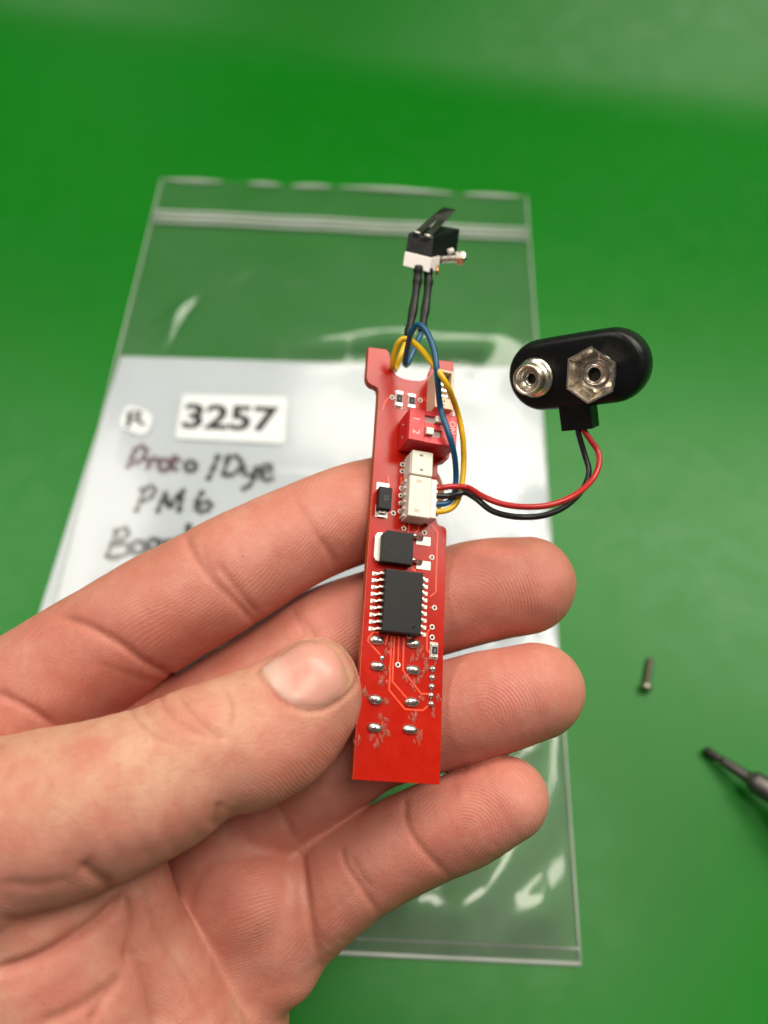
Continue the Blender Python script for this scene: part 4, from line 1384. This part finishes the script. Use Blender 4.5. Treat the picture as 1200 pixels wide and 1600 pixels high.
    me.polygons.foreach_set('loop_start', np.arange(0, len(qs) * 4, 4, dtype=np.int32))
    me.polygons.foreach_set('loop_total', np.full(len(qs), 4, np.int32))
    me.update(calc_edges=True)
    me.validate()
    me.polygons.foreach_set('use_smooth', [True] * len(me.polygons))
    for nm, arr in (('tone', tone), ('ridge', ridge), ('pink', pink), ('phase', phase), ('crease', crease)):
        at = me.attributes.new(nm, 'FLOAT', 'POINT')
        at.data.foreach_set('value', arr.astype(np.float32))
    # make sure the faces look outwards
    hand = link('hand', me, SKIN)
    hand.location = MC @ ctr
    tag(hand, 'bare left hand, palm to the viewer, gripping the red board between thumb and curled fingers', 'hand')
    print('hand', N, time.time() - T0)
    # ---- thumbnail: a curved plate on the thumb
    tree = BVHTree.FromPolygons([tuple(v) for v in vs_], [tuple(q) for q in qs])
    c0 = np.array((478, 1052.0))
    base = np.array(spline(NAILP + [NAILP[0]], 3))[:-1]
    ringsv = []
    vals = []
    dirn = np.array((0.955, -0.30)) 
    s_all = (base - c0) @ dirn
    smin_, smax_ = s_all.min(), s_all.max()
    inv = Matrix.Translation(-ctr)
    R3 = MC.to_3x3()
    NR = 9
    V3, VAL, fs = [], [], []
    for r in range(NR + 1):
        k = 1 - r / (NR + 0.5)
        for p in base:
            q = c0 + (p - c0) * k
            d3 = V(q[0], q[1], 1.0).normalized()
            hit = tree.ray_cast(Vector((0, 0, 0)), d3)
            loc, nn = hit[0], hit[1]
            if nn.dot(d3) > 0: nn = -nn
            lift = [-0.03, 0.014, 0.03, .034][min(r, 3)]
            V3.append(R3 @ (loc + nn * lift - ctr))
            sv = ((q - c0) @ dirn - smin_) / (smax_ - smin_)
            VAL.append(sv)
    nb = len(base)
    for r in range(NR):
        for i in range(nb):
            j = (i + 1) % nb
            fs.append((r * nb + i, r * nb + j, (r + 1) * nb + j, (r + 1) * nb + i))
    fs.append(tuple(NR * nb + i for i in range(nb)))
    nm_ = mesh('fingernail', V3, fs, True)
    # smooth the plate so that it is one clean curve
    b = bmesh.new(); b.from_mesh(nm_)
    inner = [v for v in b.verts if v.index >= nb]
    for _ in range(3):
        bmesh.ops.smooth_vert(b, verts=inner, factor=0.5, use_axis_x=True, use_axis_y=True, use_axis_z=True)
    b.to_mesh(nm_); b.free()
    at = nm_.attributes.new('nail', 'FLOAT', 'POINT')
    at.data.foreach_set('value', np.array(VAL, np.float32))
    link('fingernail', nm_, NAIL, hand)
build_hand()

# ================================================================ loose screw and screwdriver on the mat
def axis_matrix(p0, p1):
    z = (p1 - p0).normalized()
    return Matrix.Translation(p0) @ z.to_track_quat('Z', 'Y').to_matrix().to_4x4()

p0, p1 = tp(1009.5, 1073, .15), tp(1016.5, 1029, .09)
M = axis_matrix(p0, p1)
scw = empty('loose_screw', M, 'small steel screw lying loose on the green mat right of the fingertips', 'screw')
L = (p1 - p0).length
m = MB(); m.lathe([(.09, -.10), (.13, -.085), (.15, -.03), (.15, .05), (.085, .06)], 20); hd = m.build('head', simple('dull_steel', (.5, .44, .36), .42, metal=1.0), scw)
m = MB(); m.box(-.09, .09, -.018, .018, -.104, -.098); m.build('slot', HOLE, hd)
pr = []
k = 0
z = .06
while z < L:
    pr.append((.085 if k % 2 else .07, z)); z += .025; k += 1
m = MB(); m.lathe(pr + [(.05, L + .02)], 16); m.build('thread', simple('dull_brown_steel', (.12, .095, .07), .5, metal=.8), scw)

p0 = tp(1101, 1171, .12); p1 = tp(1196, 1232, .62)
M = axis_matrix(p0, p1)
M = M @ Matrix.Scale(1.22, 4)
drv = empty('screwdriver', M, 'slim precision screwdriver with dark tip and black grip, lying at the right edge', 'screwdriver')
L = (p1 - p0).length
m = MB(); m.lathe([(.07, 0), (.085, .03), (.085, .3), (.075, .36)], 18); m.build('tip', DARKTIP, drv)
m = MB(); m.lathe([(.075, .355), (.10, .42), (.115, .85), (.14, .95), (.20, 1.02), (.22, 1.1), (.225, 1.62), (.19, 1.68)], 20); m.build('shaft', GUN, drv)
m = MB(); m.lathe([(.17, 1.675), (.30, 1.70), (.31, 1.80), (.24, 1.84)], 20); m.build('collar', GRIP, drv)
pr = [(.26, 1.835), (.33, 1.9)]
for k in range(40):
    z = 1.95 + k * .15
    pr += [(.36, z), (.36, z + .09), (.335, z + .11), (.335, z + .13)]
pr += [(.3, 8.05), (.2, 8.15)]
m = MB(); m.lathe(pr, 24); m.build('grip', GRIP, drv)
